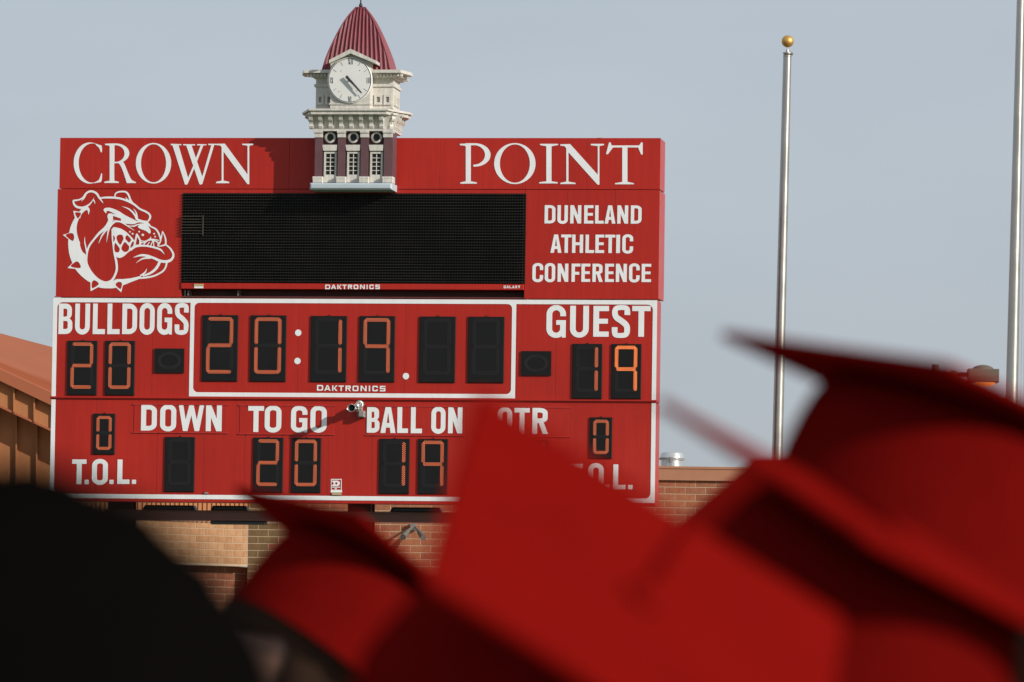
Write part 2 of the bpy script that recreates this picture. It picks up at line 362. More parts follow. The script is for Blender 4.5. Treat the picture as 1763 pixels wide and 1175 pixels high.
    if ch == 'Y': return [P((0, h), (s * 1.2, h), (w / 2 + s / 2, .42 * h), (w / 2 - s / 2, .42 * h)), P((w, h), (w - s * 1.2, h), (w / 2 - s / 2, .42 * h), (w / 2 + s / 2, .42 * h)), B((w - s) / 2, 0, (w + s) / 2, .45 * h)]
    if ch == 'S':
        if w > h * .8:
            return [(1, rr(0, 0, w, h, rx * .3, ry * .3)), X(s, .5 * h + t / 2, w - s * .2, h - t), X(-e, t, w - s, .5 * h - t / 2), X(w - s, .5 * h + t * .5, w + e, h - t * 1.3), X(-e, t * 1.3, s, .5 * h - t * .5)]
        pts = [(w - s / 2, .70 * h), (w - s / 2, .80 * h), (.80 * w, .905 * h), (.5 * w, .945 * h - t * .1), (.22 * w, .895 * h), (s / 2, .77 * h), (.24 * w, .63 * h), (.52 * w, .52 * h), (.80 * w, .38 * h), (w - s / 2, .23 * h), (.78 * w, .105 * h), (.5 * w, .055 * h + t * .1), (.20 * w, .095 * h), (s / 2, .2 * h), (s / 2, .325 * h)]
        wd = [s, s, s * .88, t * .95, s * .9, s, s * 1.02, s * 1.05, s * 1.02, s, s * .9, t * .95, s * .88, s, s]
        return [(1, stroke(pts, wd, 5))]
    return []
WMARK = .004
def letter_px(th, ch, box, sx, tx, mt=None, parent=None, w=WMARK, cell=None, k=.5, kv=.30, name='letter'):
    """box = photo pixels x0, x1, y0, y1"""
    x0, x1, y0, y1 = box; u0, _ = bp(x0, (y0 + y1) / 2, w); u1, _ = bp(x1, (y0 + y1) / 2, w)
    _, v1 = bp((x0 + x1) / 2, y0, w); _, v0 = bp((x0 + x1) / 2, y1, w)
    sc = (u1 - u0) / (x1 - x0)
    ops = glyph(ch, u1 - u0, v1 - v0, sx * sc, tx * sc, k, kv)
    V, Fc = contour(ops, cell or .42 * sc)
    mb = MB(); mb.add([(x + u0, -w, y + v0) for x, y in V], Fc)
    return th.part(name, mb, mt or M['white'], parent, flip=False)
def traced(th, name, ops, scale, off, cell, mt=None, parent=None, w=WMARK):
    """ops in zoomed picture coordinates (y down)"""
    V, Fc = contour(ops, cell); u, v = BP(V[:, 0] / scale + off[0], V[:, 1] / scale + off[1], w)
    mb = MB(); mb.add([(a, -w, b) for a, b in zip(u, v)], [f[::-1] for f in Fc])
    return th.part(name, mb, mt or M['white'], parent, flip=False)
def rect_px(mb, x0, x1, y0, y1, w0, w1, ref=None):
    """box whose front face (at w1) covers photo pixels"""
    u0, _ = bp(x0, (y0 + y1) / 2, w1); u1, _ = bp(x1, (y0 + y1) / 2, w1); _, v1 = bp((x0 + x1) / 2, y0, w1); _, v0 = bp((x0 + x1) / 2, y1, w1)
    mb.box(u0, u1, -w1, -w0, v0, v1); return u0, u1, v0, v1

# ================================================================== STRUCTURE: ground
def ground():
    mb = MB(); mb.add([(-2500, -300, 0), (2500, -300, 0), (2500, 4500, 0), (-2500, 4500, 0)], [(0, 1, 2, 3)])
    o = bpy.data.objects.new('ground', mesh_from('ground', mb.v, mb.f, M['grass'])); COL.objects.link(o); o['kind'] = 'structure'
    o['label'] = 'mown grass ground under the scoreboard'
def added_apron():  # unseen paving, added to bounce sunlight into the shade below the eaves
    mb = MB(); mb.add([(-60, 88, .004), (60, 88, .004), (60, 130, .004), (-60, 130, .004)], [(0, 1, 2, 3)])
    o = bpy.data.objects.new('pavement', mesh_from('pavement', mb.v, mb.f, M['concrete'])); COL.objects.link(o); o['kind'] = 'structure'; o['label'] = 'unseen pale concrete added round the school buildings to bounce light'  # pavement: added bounce surface, unseen
ground()
added_apron()
def added_plaza():  # unseen paving, added to throw sunlight up onto the cap undersides
    mb = MB(); mb.add([(-40, -60, .004), (40, -60, .004), (40, 34, .004), (-40, 34, .004)], [(0, 1, 2, 3)])
    o = bpy.data.objects.new('pavement', mesh_from('pavement', mb.v, mb.f, M['concrete'])); COL.objects.link(o); o['kind'] = 'structure'; o['label'] = 'unseen pale concrete added under the graduates to bounce light'  # pavement: added bounce surface, unseen
added_plaza()

# ================================================================== BRICK SCHOOL BUILDING (behind the board)
WY = 97.0
def brick_wall(th, A, B_, z0, z1, mats, pxfilter=None, bl=.303, bh=.1035, j=.011, proud=.003, budget=300, seed=1, partname='brick'):
    """running bond of bricks on the vertical face A->B_ (world xy), outward = right-hand normal towards the camera"""
    A = Vector((A[0], A[1], 0)); B_ = Vector((B_[0], B_[1], 0)); L = (B_ - A).length; d = (B_ - A) / L; nrm = Vector((d.y, -d.x, 0))
    rnd = random.Random(seed); rows = int((z1 - z0) / bh); items = []
    for r_ in range(rows):
        zt = z1 - r_ * bh; x = -(bl / 2 if r_ % 2 else 0.0)
        while x < L:
            a, b = max(x + j / 2, 0), min(x + bl - j / 2, L)
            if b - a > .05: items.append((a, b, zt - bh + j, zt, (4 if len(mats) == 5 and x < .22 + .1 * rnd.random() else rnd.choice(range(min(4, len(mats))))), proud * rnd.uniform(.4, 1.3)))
            x += bl
    def screen(it):
        p = A + d * (it[0] + it[1]) / 2; p.z = (it[2] + it[3]) / 2; q = p - CAMP; dz = q.dot(c_f)
        return PW / 2 + F_PX * q.dot(c_r) / dz, PH / 2 - F_PX * q.dot(c_u) / dz
    vis = []; rest = []
    for it in items:
        sx, sy = screen(it); (vis if pxfilter and len(vis) < budget and pxfilter(sx, sy) else rest).append(it)
    cache = {}
    for it in vis:
        Ln = round(it[1] - it[0], 3); key = (Ln, it[4])
        if key not in cache:
            mb = MB(); b = .003; mb.bevbox(-Ln / 2, Ln / 2, 0, .03, 0, bh - j, b)
            cache[key] = mesh_from(partname, mb.v, mb.f, mats[it[4]])
        p = A + d * (it[0] + it[1]) / 2 + nrm * it[5]; p.z = it[2]
        o = bpy.data.objects.new(partname, cache[key]); COL.objects.link(o); o.parent = th.e
        o.location = p - th.base; o.rotation_euler = (0, 0, math.atan2(d.y, d.x))
    mb = MB()
    for it in rest:
        P = []
        for s_, w in ((it[0], it[5]), (it[1], it[5]), (it[1], -.02), (it[0], -.02)):
            q = A + d * s_ + nrm * w; P.append((q.x, q.y))
        v = [(x, y, z) for z in (it[2], it[3]) for x, y in P]
        mb.add(v, [(0, 1, 5, 4), (1, 2, 6, 5), (3, 0, 4, 7), (4, 5, 6, 7), (0, 3, 2, 1)], it[4])
    th.part('brick_courses', mb, mats, kind='stuff')
def school():
    ztop = at(1200, 828, WY).z; zc = at(1200, 804.5, WY).z
    xl = at(427, 930, WY).x; xr = at(1763, 850, WY).x + 4
    th = Thing('brick_building', 'flat-roofed red brick building with terracotta coping behind the scoreboard', 'building', (xl, WY, 0))
    mb = MB(); mb.box(xl, xr, WY + .003, WY + .25, 0, ztop); th.part('mortar_wall', mb, M['mortar'])
    mb = MB(); mb.box(xl, xr, WY - .06, WY + .35, ztop, zc); mb.box(xl, xr, WY - .075, WY - .06, zc - .03, zc + .004); th.part('coping', mb, M['coping'])
    mb = MB(); mb.box(xl, xr, WY + .35, WY + 14, ztop - .35, ztop - .22); th.part('roof', mb, M['roofdeck'])
    mb = MB(); mb.box(xr - .2, xr, WY + .35, WY + 14, 0, ztop - .35); mb.box(xl, xr, WY + 14, WY + 14.2, 0, ztop - .2); mb.box(xl, xl + .2, WY + .35, WY + 14, 0, ztop - .35)
    th.part('rear_wall', mb, M['mortar'])
    f = lambda x, y: (y < 990 and 425 < x < 780 and y > 862) or (1125 < x < 1330 and y < 905) or (430 < x < 1000 and 860 < y < 960 and x < 560)
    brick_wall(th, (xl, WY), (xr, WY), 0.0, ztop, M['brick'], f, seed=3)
    # vent on the roof
    p0 = at(1136, 805, WY + 2); p1 = at(1177, 805, WY + 2); r = (p1.x - p0.x) / 2 * 1.0; cx = (p0.x + p1.x) / 2; zb = ztop - .22
    zt = at(1156, 778, WY + 2).z; zm_ = at(1156, 790.5, WY + 2).z
    v = Thing('roof_vent', 'round galvanised roof vent with domed cap beside the scoreboard', 'vent', (cx, WY + 2, zb))
    mb = MB(); mb.lathe([(r * .93, 0), (r * .93, zm_ - zb - .01)], 32, (cx, WY + 2, zb)); v.part('pipe', mb, M['galv'], ang=30)
    mb = MB(); hh = zt - zm_; mb.lathe([(r * .97, -.02), (r * 1.04, -.02), (r * 1.05, .02), (r * 1.0, .035), (r * .97, hh * .55), (r * .88, hh * .82), (r * .6, hh * .96), (.01, hh)], 36, (cx, WY + 2, zm_))
    v.part('cap', mb, M['galv'], ang=40)
    mb = MB(); mb.lathe([(r * 1.07, -.012), (r * 1.07, .012)], 36, (cx, WY + 2, zm_)); mb.box(cx - .03, cx + .01, WY + 2 - r * 1.1, WY + 2 - r * 1.03, zm_ - .05, zm_ + .02); v.part('clamp_band', mb, M['greymetal'])
school()
# small twin spotlight on the brick wall
def spot():
    p = at(712, 908, WY - .02); q = at(741, 984, WY)
    th = Thing('wall_floodlight', 'small twin-head floodlight on the brick wall below the scoreboard', 'floodlight', (p.x, WY, p.z))
    mb = MB(); mb.box(p.x - .05, p.x + .05, WY - .10, WY - .008, p.z - .05, p.z + .05); th.part('mounting_box', mb, M['alu'])
    for s, (ex, ey) in ((-1, (694, 925)), (1, (729, 926))):
        e = at(ex, ey, WY - .42); a = Vector((p.x + s * .03, WY - .10, p.z)); b = Vector((e.x, WY - .42, e.z)); dd = (b - a)
        mb = MB(); mb.tube(a, a + dd * .35, .014); mb.tube(a + dd * .3, a + dd * .5, .022, .036, 20); mb.tube(a + dd * .5, b, .036, .046, 20); th.part('lamp_head', mb, M['lampgrey'], ang=40)
spot()

# ------------------------------------------------------------------ left hall with tan metal walls
def hall():
    xl = -13.5
    FY = 96.0
    # sunlit buff brick wing below the board: face from far left-near to the concave corner
    cx = at(427, 930, WY).x
    zb1 = at(400, 974, 96.5).z; zb0 = at(340, 898, 96.5).z
    th = Thing('field_house', 'tan metal-clad hall with sloping terracotta roof left of the scoreboard', 'building', (xl, FY, 0))
    # wing face: angled towards the sun
    A = (cx - 2.65, WY - 1.38); Bq = (cx - .003, WY - .03)
    d = Vector((Bq[0] - A[0], Bq[1] - A[1], 0)).normalized(); nrm = Vector((d.y, -d.x, 0))
    mb = MB(); P = [(A[0], A[1]), Bq, (Bq[0] - nrm.x * .3, Bq[1] - nrm.y * .3), (A[0] - nrm.x * .3, A[1] - nrm.y * .3)]
    P = [(x - nrm.x * .003, y - nrm.y * .003) for x, y in P]
    mb.add([(x, y, z) for z in (zb1, zb0) for x, y in P], [(0, 1, 5, 4), (1, 2, 6, 5), (2, 3, 7, 6), (3, 0, 4, 7), (4, 5, 6, 7), (3, 2, 1, 0)]); th.part('mortar_wall', mb, M['mortar'])
    mb = MB(); P9 = [(x - nrm.x * k, y - nrm.y * k) for (x, y), k in ((A, .253), ((Bq[0] + d.x * .5, Bq[1] + d.y * .5), .253), ((Bq[0] + d.x * .5, Bq[1] + d.y * .5), .299), (A, .299))]; mb.add([(x, y, z) for z in (0, zb1 - .001) for x, y in P9], [(0, 1, 5, 4), (1, 2, 6, 5), (2, 3, 7, 6), (3, 0, 4, 7)]); th.part('lower_mortar_wall', mb, M['mortar'])
    brick_wall(th, A, Bq, zb1 + .0, zb0, M['buffbrick'], lambda x, y: 255 < x < 430 and 890 < y < 985, seed=5)
    sh = nrm * -.25; A2, B2 = (A[0] + sh.x, A[1] + sh.y), (Bq[0] + sh.x + d.x * .5, Bq[1] + sh.y + d.y * .5)
    brick_wall(th, A2, B2, 0.0, zb1 - .002, M['brick'][:4], seed=8)
    # ribbed metal above the brick wing
    zt = zb0 + 1.3
    mb = MB(); L = (Vector((Bq[0], Bq[1], 0)) - Vector((A[0], A[1], 0))).length; n = int(L / .075)
    pts = []
    for i in range(n + 1):
        s = i * .075
        for ds, w in ((0, .02), (.030, .02), (.0375, .045), (.0675, .045)):
            q = Vector((A[0], A[1], 0)) + d * min(s + ds, L) + nrm * w; pts.append(q)
    m_ = len(pts); mb.add([(p.x, p.y, zb0) for p in pts] + [(p.x, p.y, zt) for p in pts], [(i, i + 1, m_ + i + 1, m_ + i) for i in range(m_ - 1)])
    th.part('ribbed_cladding', mb, M['siding'])
    # gable wall on the far left, seen beside the board; slopes measured from the photograph
    def line(x, x0, y0, x1, y1): return y0 + (y1 - y0) * (x - x0) / (x1 - x0)
    top_e = lambda x: line(x, 0, 580, 88, 601); eav = lambda x: line(x, 0, 637, 88, 677); fas = lambda x: line(x, 0, 656, 88, 698); frz = lambda x: line(x, 0, 698, 88, 739)
    X0, X1 = -330, 235
    Yr, Yf, Yz, Yw = 107.0, 100.0, 100.12, 100.50
    def P3(x, f, Y): return at(x, f(x), Y)
    # roof slab with standing seams parallel to the eave
    a0, a1 = P3(X0, eav, Yf), P3(X1, eav, Yf); r0, r1 = P3(X0, top_e, Yr), P3(X1, top_e, Yr)
    mb = MB(); th_ = Vector((0, 0, -.12)); v = [a0, a1, r1, r0]; mb.add(v + [p + th_ for p in v], [(0, 1, 2, 3), (7, 6, 5, 4), (0, 4, 5, 1), (2, 6, 7, 3), (1, 5, 6, 2), (3, 7, 4, 0)])
    th.part('roof', mb, M['roofmetal'])
    up = (a1 - a0).cross(r0 - a0).normalized(); up = up if up.z > 0 else -up
    mb = MB(); ns = 30
    for i in range(1, ns):
        t = i / ns; p = a0.lerp(r0, t) + up * .002; q = a1.lerp(r1, t) + up * .002; w = (r0 - a0).normalized() * .015; h = up * .055
        mb.add([p - w, q - w, q + w, p + w, p - w + h, q - w + h, q + w + h, p + w + h], [(0, 1, 5, 4), (3, 7, 6, 2), (4, 5, 6, 7), (0, 4, 7, 3), (1, 2, 6, 5)])
    th.part('roof_seams', mb, M['roofmetal'], kind='stuff')
    # fascia board
    def slab(name, f0, f1, Y0, Y1, mt, x0=X0, x1=X1):
        a, b, c, e = P3(x0, f0, Y0), P3(x1, f0, Y0), P3(x1, f1, Y0), P3(x0, f1, Y0); off = Vector((0, Y1 - Y0, 0))
        mb = MB(); v = [e, c, b, a]; mb.add(v + [p + off for p in v], [(0, 1, 2, 3), (7, 6, 5, 4), (0, 4, 5, 1), (1, 5, 6, 2), (2, 6, 7, 3), (3, 7, 4, 0)]); return th.part(name, mb, mt)
    slab('fascia', lambda x: eav(x) - .5, fas, Yf - .02, Yf + .10, M['roofmetal'])
    slab('soffit_trim', lambda x: frz(x), lambda x: frz(x) + 4, Yz - .05, Yw + .05, M['roofmetal'])
    # frieze panels and lower wall panels, each between two ribs
    ribs = [-11 - 35 * k for k in range(9, 0, -1)] + [24, 59, 94, 129, 164, 199, 234]
    ribs = [X0] + [-11 - 35 * k + 35 for k in range(9, 0, -1)] + [24, 59, 94, 129, 164, 199, 234]
    ribs = sorted(set(ribs))
    for k in range(len(ribs) - 1):
        x0, x1 = ribs[k], ribs[k + 1]
        slab('frieze_panel', lambda x: fas(x) - 2, lambda x: frz(x) + 1, Yz, Yz + .05, M['siding'], x0 + .15, x1 - .15)
        o = slab('wall_panel', lambda x: frz(x) - 2, lambda x: 1290 + 0 * x, Yw, Yw + .05, M['siding'], x0 + 4.15, x1 + 3.85)
    for x0 in ribs[1:-1]:
        slab('panel_rib', lambda x: fas(x) - 1, lambda x: frz(x) + 1, Yz - .07, Yz + .01, M['siding'], x0 - 1.3, x0 + 1.3)
        slab('panel_rib', lambda x: frz(x) - 1, lambda x: 1290 + 0 * x, Yw - .07, Yw + .01, M['siding'], x0 + 2.7, x0 + 5.3)
    mb = MB(); q0 = at(X0, 700, 103); q1 = at(X1, 760, 103); mb.box(q0.x, q1.x, 101.0, 107, 0, at(X1, frz(X1), 101).z - .2); th.part('inner_wall', mb, M['siding'])
hall()

# ================================================================== SCOREBOARD STRUCTURE
PA_X = lambda px, py=880: bp(px, py, -.5)[0]
def post(px0, px1, label):
    w = -.52; u0, u1 = bp(px0, 885, w)[0], bp(px1, 885, w)[0]
    th = Thing('support_post', label, 'steel post', ((u0 + u1) / 2, .62, 0), frame=BF, group='steel posts carrying the scoreboard')
    mb = MB(); t = .018
    mb.box(u0, u1, .50, .50 + t, 0, ZH - .15); mb.box(u0, u1, .50 + .24, .50 + .24 + t, 0, ZH - .15)
    th.part('flange', mb, M['darkred'])
    mb = MB(); c = (u0 + u1) / 2; mb.box(c - .007, c + .007, .50 + t + .001, .739, 0, ZH - .15); th.part('web', mb, M['darkred'])
    mb = MB(); mb.box(u0 - .1, u1 + .1, .42, .86, 0.003, .035); th.part('base_plate', mb, M['darkred'])
post(186, 228, 'dark red steel post under the board, left-hand one behind the black-haired head')
post(599, 640, 'dark red steel post under the middle of the board')
post(1010, 1052, 'dark red steel post under the board, right-hand one, hidden behind a red cap')
def beam():
    w = -.30; u0, v1 = bp(180, 880.5, w); u1, _ = bp(1100, 884, w); v0 = bp(640, 899, w)[1]; v1 = bp(640, 881.5, w)[1]
    th = Thing('steel_beam', 'long brown-red horizontal steel beam under the scoreboard', 'beam', (u0, .30, v0), frame=BF)
    mb = MB(); mb.box(u0, u1, .30, .495, v1 - .018, v1); mb.box(u0, u1, .30, .495, v0, v0 + .018); th.part('flange', mb, M['beam'])
    mb = MB(); mb.box(u0, u1, .318, .335, v0 + .019, v1 - .019); th.part('web', mb, M['beam'])
    for (a, b, y0, y1, lab) in ((245, 336, 874.5, 881, 'flat black housing on the beam, leftmost of three'), (362, 426, 876, 881.5, 'flat black housing on the beam, middle of three'), (671, 760, 875.5, 883.5, 'flat black housing on the beam, right of the middle post')):
        ua, ub = bp(a, 880, w + .05)[0], bp(b, 880, w + .05)[0]; va = v1 + .002; vb = va + .058
        t2 = Thing('light_housing', lab, 'light housing', ((ua + ub) / 2, .36, va), frame=BF, group='flat black housings on the beam')
        mb = MB(); mb.add([(ua, .25, va), (ub, .25, va), (ub, .45, va), (ua, .45, va), (ua + .03, .27, vb), (ub - .03, .27, vb), (ub - .03, .43, vb), (ua + .03, .43, vb)], [(0, 1, 5, 4), (1, 2, 6, 5), (2, 3, 7, 6), (3, 0, 4, 7), (4, 5, 6, 7), (3, 2, 1, 0)])
        t2.part('housing', mb, M['blacksteel']); mb = MB(); mb.box(ua + .05, ub - .05, .252, .262, va + .012, vb - .02); t2.part('lens_strip', mb, M['glass'])
    ua, ub = bp(362, 900, w)[0], bp(456, 900, w)[0]
    t2 = Thing('light_housing', 'flat black housing hanging under the beam', 'light housing', ((ua + ub) / 2, .36, v0 - .05), frame=BF)
    mb = MB(); mb.bevbox(ua, ub, .31, .47, v0 - .045, v0 - .002, .008); t2.part('housing', mb, M['blacksteel'])
beam()

# ------------------------------------------------------------------ digits
SEG = {' ': '', '0': 'abcdef', '1': 'bc', '2': 'abged', '9': 'abfgc'}
def digit(th, box, ch, bright=False, lw=3):
    x0, x1, y0, y1 = box; w = .022
    u0, u1 = bp(x0, (y0 + y1) / 2, w)[0], bp(x1, (y0 + y1) / 2, w)[0]; v1, v0 = bp((x0 + x1) / 2, y0, w)[1], bp((x0 + x1) / 2, y1, w)[1]
    mb = MB(); mb.bevbox(u0, u1, -w, .0, v0, v1, .006); mb.box((u0 + u1) / 2 - .008, (u0 + u1) / 2 + .008, -w * .7, 0, v1, v1 + .014)
    d = th.part('digit_display', mb, M['black'])
    W_, H_ = u1 - u0, v1 - v0
    big = W_ > .42; p = .0195 if big else (.0185 if W_ > .3 else .0165)
    if W_ < .3: a0, a1, b0, b1 = .14, .87, .10, .95
    else: a0, a1, b0, b1 = .10, .88, .11, .975
    L, R_ = u0 + a0 * W_, u0 + a1 * W_; Bt, Tp = v0 + b0 * H_, v0 + b1 * H_; tw = 2.9 * p; mid = (Bt + Tp) / 2
    pk = 1.28
    def seg(nm):
        # returns LED dot centres and the recess box
        if nm in 'agd':
            y = {'a': Tp - tw / 2, 'g': mid, 'd': Bt + tw / 2}[nm]; xa, xb = L + tw * .62, R_ - tw * .62
            n = max(4, round((xb - xa) / (p * pk))); dd = (xb - xa) / n; pts = []
            for r in range(lw):
                off = (r - (lw - 1) / 2); k = n - 0 - (1 if r % 2 == 0 else 0)
                for i in range(k + 1): pts.append((xa + (i + (.5 if r % 2 == 0 else 0)) * dd, y + off * p * .82))
            return pts
        x = {'b': R_ - tw / 2, 'c': R_ - tw / 2, 'f': L + tw / 2, 'e': L + tw / 2}[nm]
        ya, yb = (mid + tw * .5, Tp - tw * .62) if nm in 'bf' else (Bt + tw * .62, mid - tw * .5)
        n = max(4, round((yb - ya) / (p * pk))); dd = (yb - ya) / n; pts = []
        for r in range(lw):
            off = (r - (lw - 1) / 2); k = n - (1 if r % 2 == 0 else 0)
            for i in range(k + 1): pts.append((x + off * p * .82, ya + (i + (.5 if r % 2 == 0 else 0)) * dd))
        return pts
    lit = SEG[ch]
    for nm in 'abcdefg':
        on = nm in lit; rd = p * (.31 if on else .40); mb = MB()
        if on:
            q = np.array(seg(nm)); c0, c1 = q.min(0), q.max(0); mb.box(c0[0] - .003, c1[0] + .003, -w - .0012, -w + .001, c0[1] - .003, c1[1] + .003, 1)
        for x, y in seg(nm):
            ring = [(x + rd * math.cos(k * math.pi / 3 + .5), y + rd * math.sin(k * math.pi / 3 + .5)) for k in range(6)]
            v = [(a, -w, b) for a, b in ring] + [(x + (a - x) * .6, -w - .005, y + (b - y) * .6) for a, b in ring]
            mb.add(v, [(k, (k + 1) % 6, 6 + (k + 1) % 6, 6 + k) for k in range(6)] + [tuple(range(6, 12))])
        o = th.part('led_segment', mb, [M['led_bright'] if bright else M['led'], M['led_glow_base']] if on else M['dim_led'], parent=d)
        if on: o['label'] = 'segment lit orange'
    return d
def cabinet(th, z0, z1, seams_px, depth, y_mid, u0=0.0, u1=BW, name='front_panel', back=True):
    us = [u0] + [bp(s, y_mid)[0] for s in seams_px] + [u1]
    for a, b in zip(us[:-1], us[1:]):
        mb = MB(); mb.bevbox(a + .0015, b - .0015, 0, .012, z0, z1, .0015); th.part(name, mb, M['red'])
    mb = MB(); mb.box(u0 + .004, u1 - .004, .0125, depth, z0 + .004, z1 - .004); return th.part('cabinet_box', mb, M['red_side'])

def scoreboard():
    th = Thing('scoreboard', 'big red football scoreboard with orange LED digits reading 20:19', 'scoreboard', (BW / 2, .2, ZB), frame=BF)
    e_b = at(0, 0, 1)
    zsplit = bp(600, 689.5)[1]
    cabinet(th, zsplit + .012, ZT, (200, 262, 327, 513, 697, 889, 957), .40, 600)
    cabinet(th, ZB - .035, zsplit - .012, (165, 270, 350, 421, 565, 640, 800, 980), .40, 770)
    mb = MB(); mb.box(-.012, BW + .004, -.028, .02, zsplit + .008, zsplit + .026); mb.box(-.012, BW + .004, -.010, .3, zsplit - .008, zsplit + .008); th.part('joint_trim', mb, M['red'])
    # white border stripes
    E_ = -WMARK
    def strip(x0, x1, z0, z1, nm='border_stripe'):
        mb = MB(); mb.add([(x0, E_, z0), (x1, E_, z0), (x1, E_, z1), (x0, E_, z1)], [(0, 1, 2, 3)]); th.part(nm, mb, M['white'], flip=False)
    def fillet(cx, cz, sx, sz, r):      # inner corner: fills between the square corner at (cx,cz) and the arc; sx, sz point inwards
        pts = [(cx, cz)] + [(cx + sx * (r - r * math.sin(a)), cz + sz * (r - r * math.cos(a))) for a in [R(90 * i / 10) for i in range(11)]]
        v = [(x, E_, z) for x, z in pts]; f = [(0, i, i + 1) if sx * sz > 0 else (0, i + 1, i) for i in range(1, 11)]
        mb = MB(); mb.add(v, f); th.part('border_corner', mb, M['white'])
    t = .055; g = .0015
    xa, xb = bp(92, 600)[0] + 0.002, BW - .002
    xa = .002
    ztop = ZT - .002; zbot = ZB + .003
    zu0 = zsplit + .027; zl1 = zsplit - .013
    strip(xa, xa + t, zu0, ztop - t); strip(xb - t, xb, zu0, ztop - t); strip(xa, xb, ztop - t + g * 0, ztop)
    strip(xa, xa + t, zbot + t, zl1); strip(xb - t, xb, zbot + t, zl1); strip(xa, xb, zbot, zbot + t)
    r = .07
    fillet(xa + t, ztop - t, 1, -1, r); fillet(xb - t, ztop - t, -1, -1, r); fillet(xa + t, zbot + t, 1, 1, r); fillet(xb - t, zbot + t, -1, 1, r)
    # frame round the clock
    c0, c1 = bp(326.8, 600)[0], bp(888, 600)[0]; i0, i1 = bp(333.8, 600)[0], bp(880.8, 600)[0]
    zf0 = bp(600, 684.5)[1]; zf1 = bp(600, 677.3)[1]; zt1 = ztop - t
    strip(c0, i0, zf1, zt1 - 0); strip(i1, c1, zf1, zt1); strip(c0, c1, zf0, zf1)
    for a, s in ((i0, 1), (i1, -1)): fillet(a, zt1, s, -1, .062); fillet(a, zf1, s, 1, .062)
    # digits
    for bx, ch in (((115.8, 166.9, 586.9, 680.6), '2'), ((181, 231.6, 586.9, 681), '0'), ((348.2, 409.2, 542.7, 656.8), '2'), ((431, 492.3, 543.2, 657.2), '0'),
                   ((534.7, 596.6, 544.2, 657.8), '1'), ((618.5, 679.5, 544.4, 658.2), '9'), ((721.8, 783.8, 545.2, 659), ' '), ((805.6, 867.7, 545.5, 659.4), ' '),
                   ((985.2, 1036.4, 592.2, 687), '1'), ((160, 197.6, 712.4, 782.6), '0'), ((283.5, 334.7, 752.6, 847), ' '), ((435.8, 487, 753.6, 848.2), '2'),
                   ((501.6, 552.2, 754.2, 848.6), '0'), ((652.8, 704.7, 755.7, 850.6), '1'), ((719.6, 770.6, 756, 851), '9'), ((893, 944, 758, 853), '1'), ((1015.2, 1053.7, 718.8, 789.8), '0')):
        digit(th, bx, ch)
    digit(th, (1052.4, 1103.8, 592.5, 687.2), '9', True)
    # possession lamps (unlit)
    for bx in ((266.3, 316.6, 600.3, 642.2), (897.2, 948.7, 604.8, 646.8)):
        mb = MB(); u0, u1, v0, v1 = rect_px(mb, *bx, 0, .022); d = th.part('possession_lamp', mb, M['black'])
        cx, cz = (u0 + u1) / 2, (v0 + v1) / 2; mb = MB()
        for i in range(34):
            a = 2 * math.pi * i / 34
            for k in range(3):
                rx, rz = (.122 + .013 * k), (.080 + .013 * k); x, z = cx + rx * math.cos(a), cz + rz * math.sin(a); s = .0048
                mb.add([(x - s, -.0225, z - s), (x + s, -.0225, z - s), (x + s, -.0225, z + s), (x - s, -.0225, z + s), (x, -.027, z)], [(0, 1, 4), (1, 2, 4), (2, 3, 4), (3, 0, 4)])
        th.part('led_ring', mb, M['dim_led'], parent=d)
    # colon and point
    for cx, cy in ((513.4, 573.3), (512.2, 621.8), (698.8, 648)):
        u, v = bp(cx, cy, WMARK); rr_ = .041; mb = MB(); mb.add([(u + rr_ * math.cos(a), E_, v + rr_ * math.sin(a)) for a in [2 * math.pi * i / 32 for i in range(32)]], [tuple(range(32))]); th.part('dot', mb, M['white'])
    # captions
    z = 7.052; L = lambda a, b, c, e: (90 + a / z, 90 + b / z, 510 + c / z, 510 + e / z)
    for ch, bx in zip('BULLDOGS', (L(77, 245, 92, 462), L(277, 457, 92, 468), L(493, 642, 92, 463), L(670, 820, 92, 463), L(850, 1030, 92, 463), L(1060, 1243, 85, 471), L(1273, 1455, 85, 471), L(1487, 1655, 85, 471))):
        letter_px(th, ch, bx, 57 / z, 60 / z, kv=.26)
    z = 8.0136; L = lambda a, b, c, e: (930 + a / z, 930 + b / z, 515 + c / z, 515 + e / z)
    for ch, bx in zip('GUEST', (L(87, 355, 85, 538), L(412, 672, 95, 535), L(733, 948, 97, 522), L(990, 1240, 87, 537), L(1268, 1522, 97, 522))):
        letter_px(th, ch, bx, 79 / z, 71 / z, kv=.28)
    def caption(px0, px1, py0, py1, items, s, tt, z, off):
        u0, _ = bp(px0, (py0 + py1) / 2); u1, _ = bp(px1, (py0 + py1) / 2); _, z1 = bp((px0 + px1) / 2, py0); _, z0 = bp((px0 + px1) / 2, py1)
        mb = MB(); mb.bevbox(u0, u1, -.006, -.0005, z0, z1, .001); p = th.part('caption_panel', mb, M['red'])
        for zz in (z0, z1):
            mb = MB(); mb.box(u0 - .02, u1 + .02, -.013, -.0005, zz - .006, zz + .006)
            for k in range(5): mb.box(u0 + (u1 - u0) * (k + .4) / 5, u0 + (u1 - u0) * (k + .4) / 5 + .012, -.018, -.013, zz - .007, zz + .007)
            th.part('rail', mb, M['red_side'], parent=p)
        for ch, (a, b, c, e) in items:
            letter_px(th, ch, (off[0] + a / z, off[0] + b / z, off[1] + c / z, off[1] + e / z), s / z, tt / z, parent=p, w=.0095, kv=.25)
    caption(231, 391, 697, 745.5, (('D', (65, 202, 62, 286)), ('O', (230, 370, 59, 293)), ('W', (390, 610, 66, 290)), ('N', (627, 765, 66, 291))), 44, 40, 5.037, (230, 685))
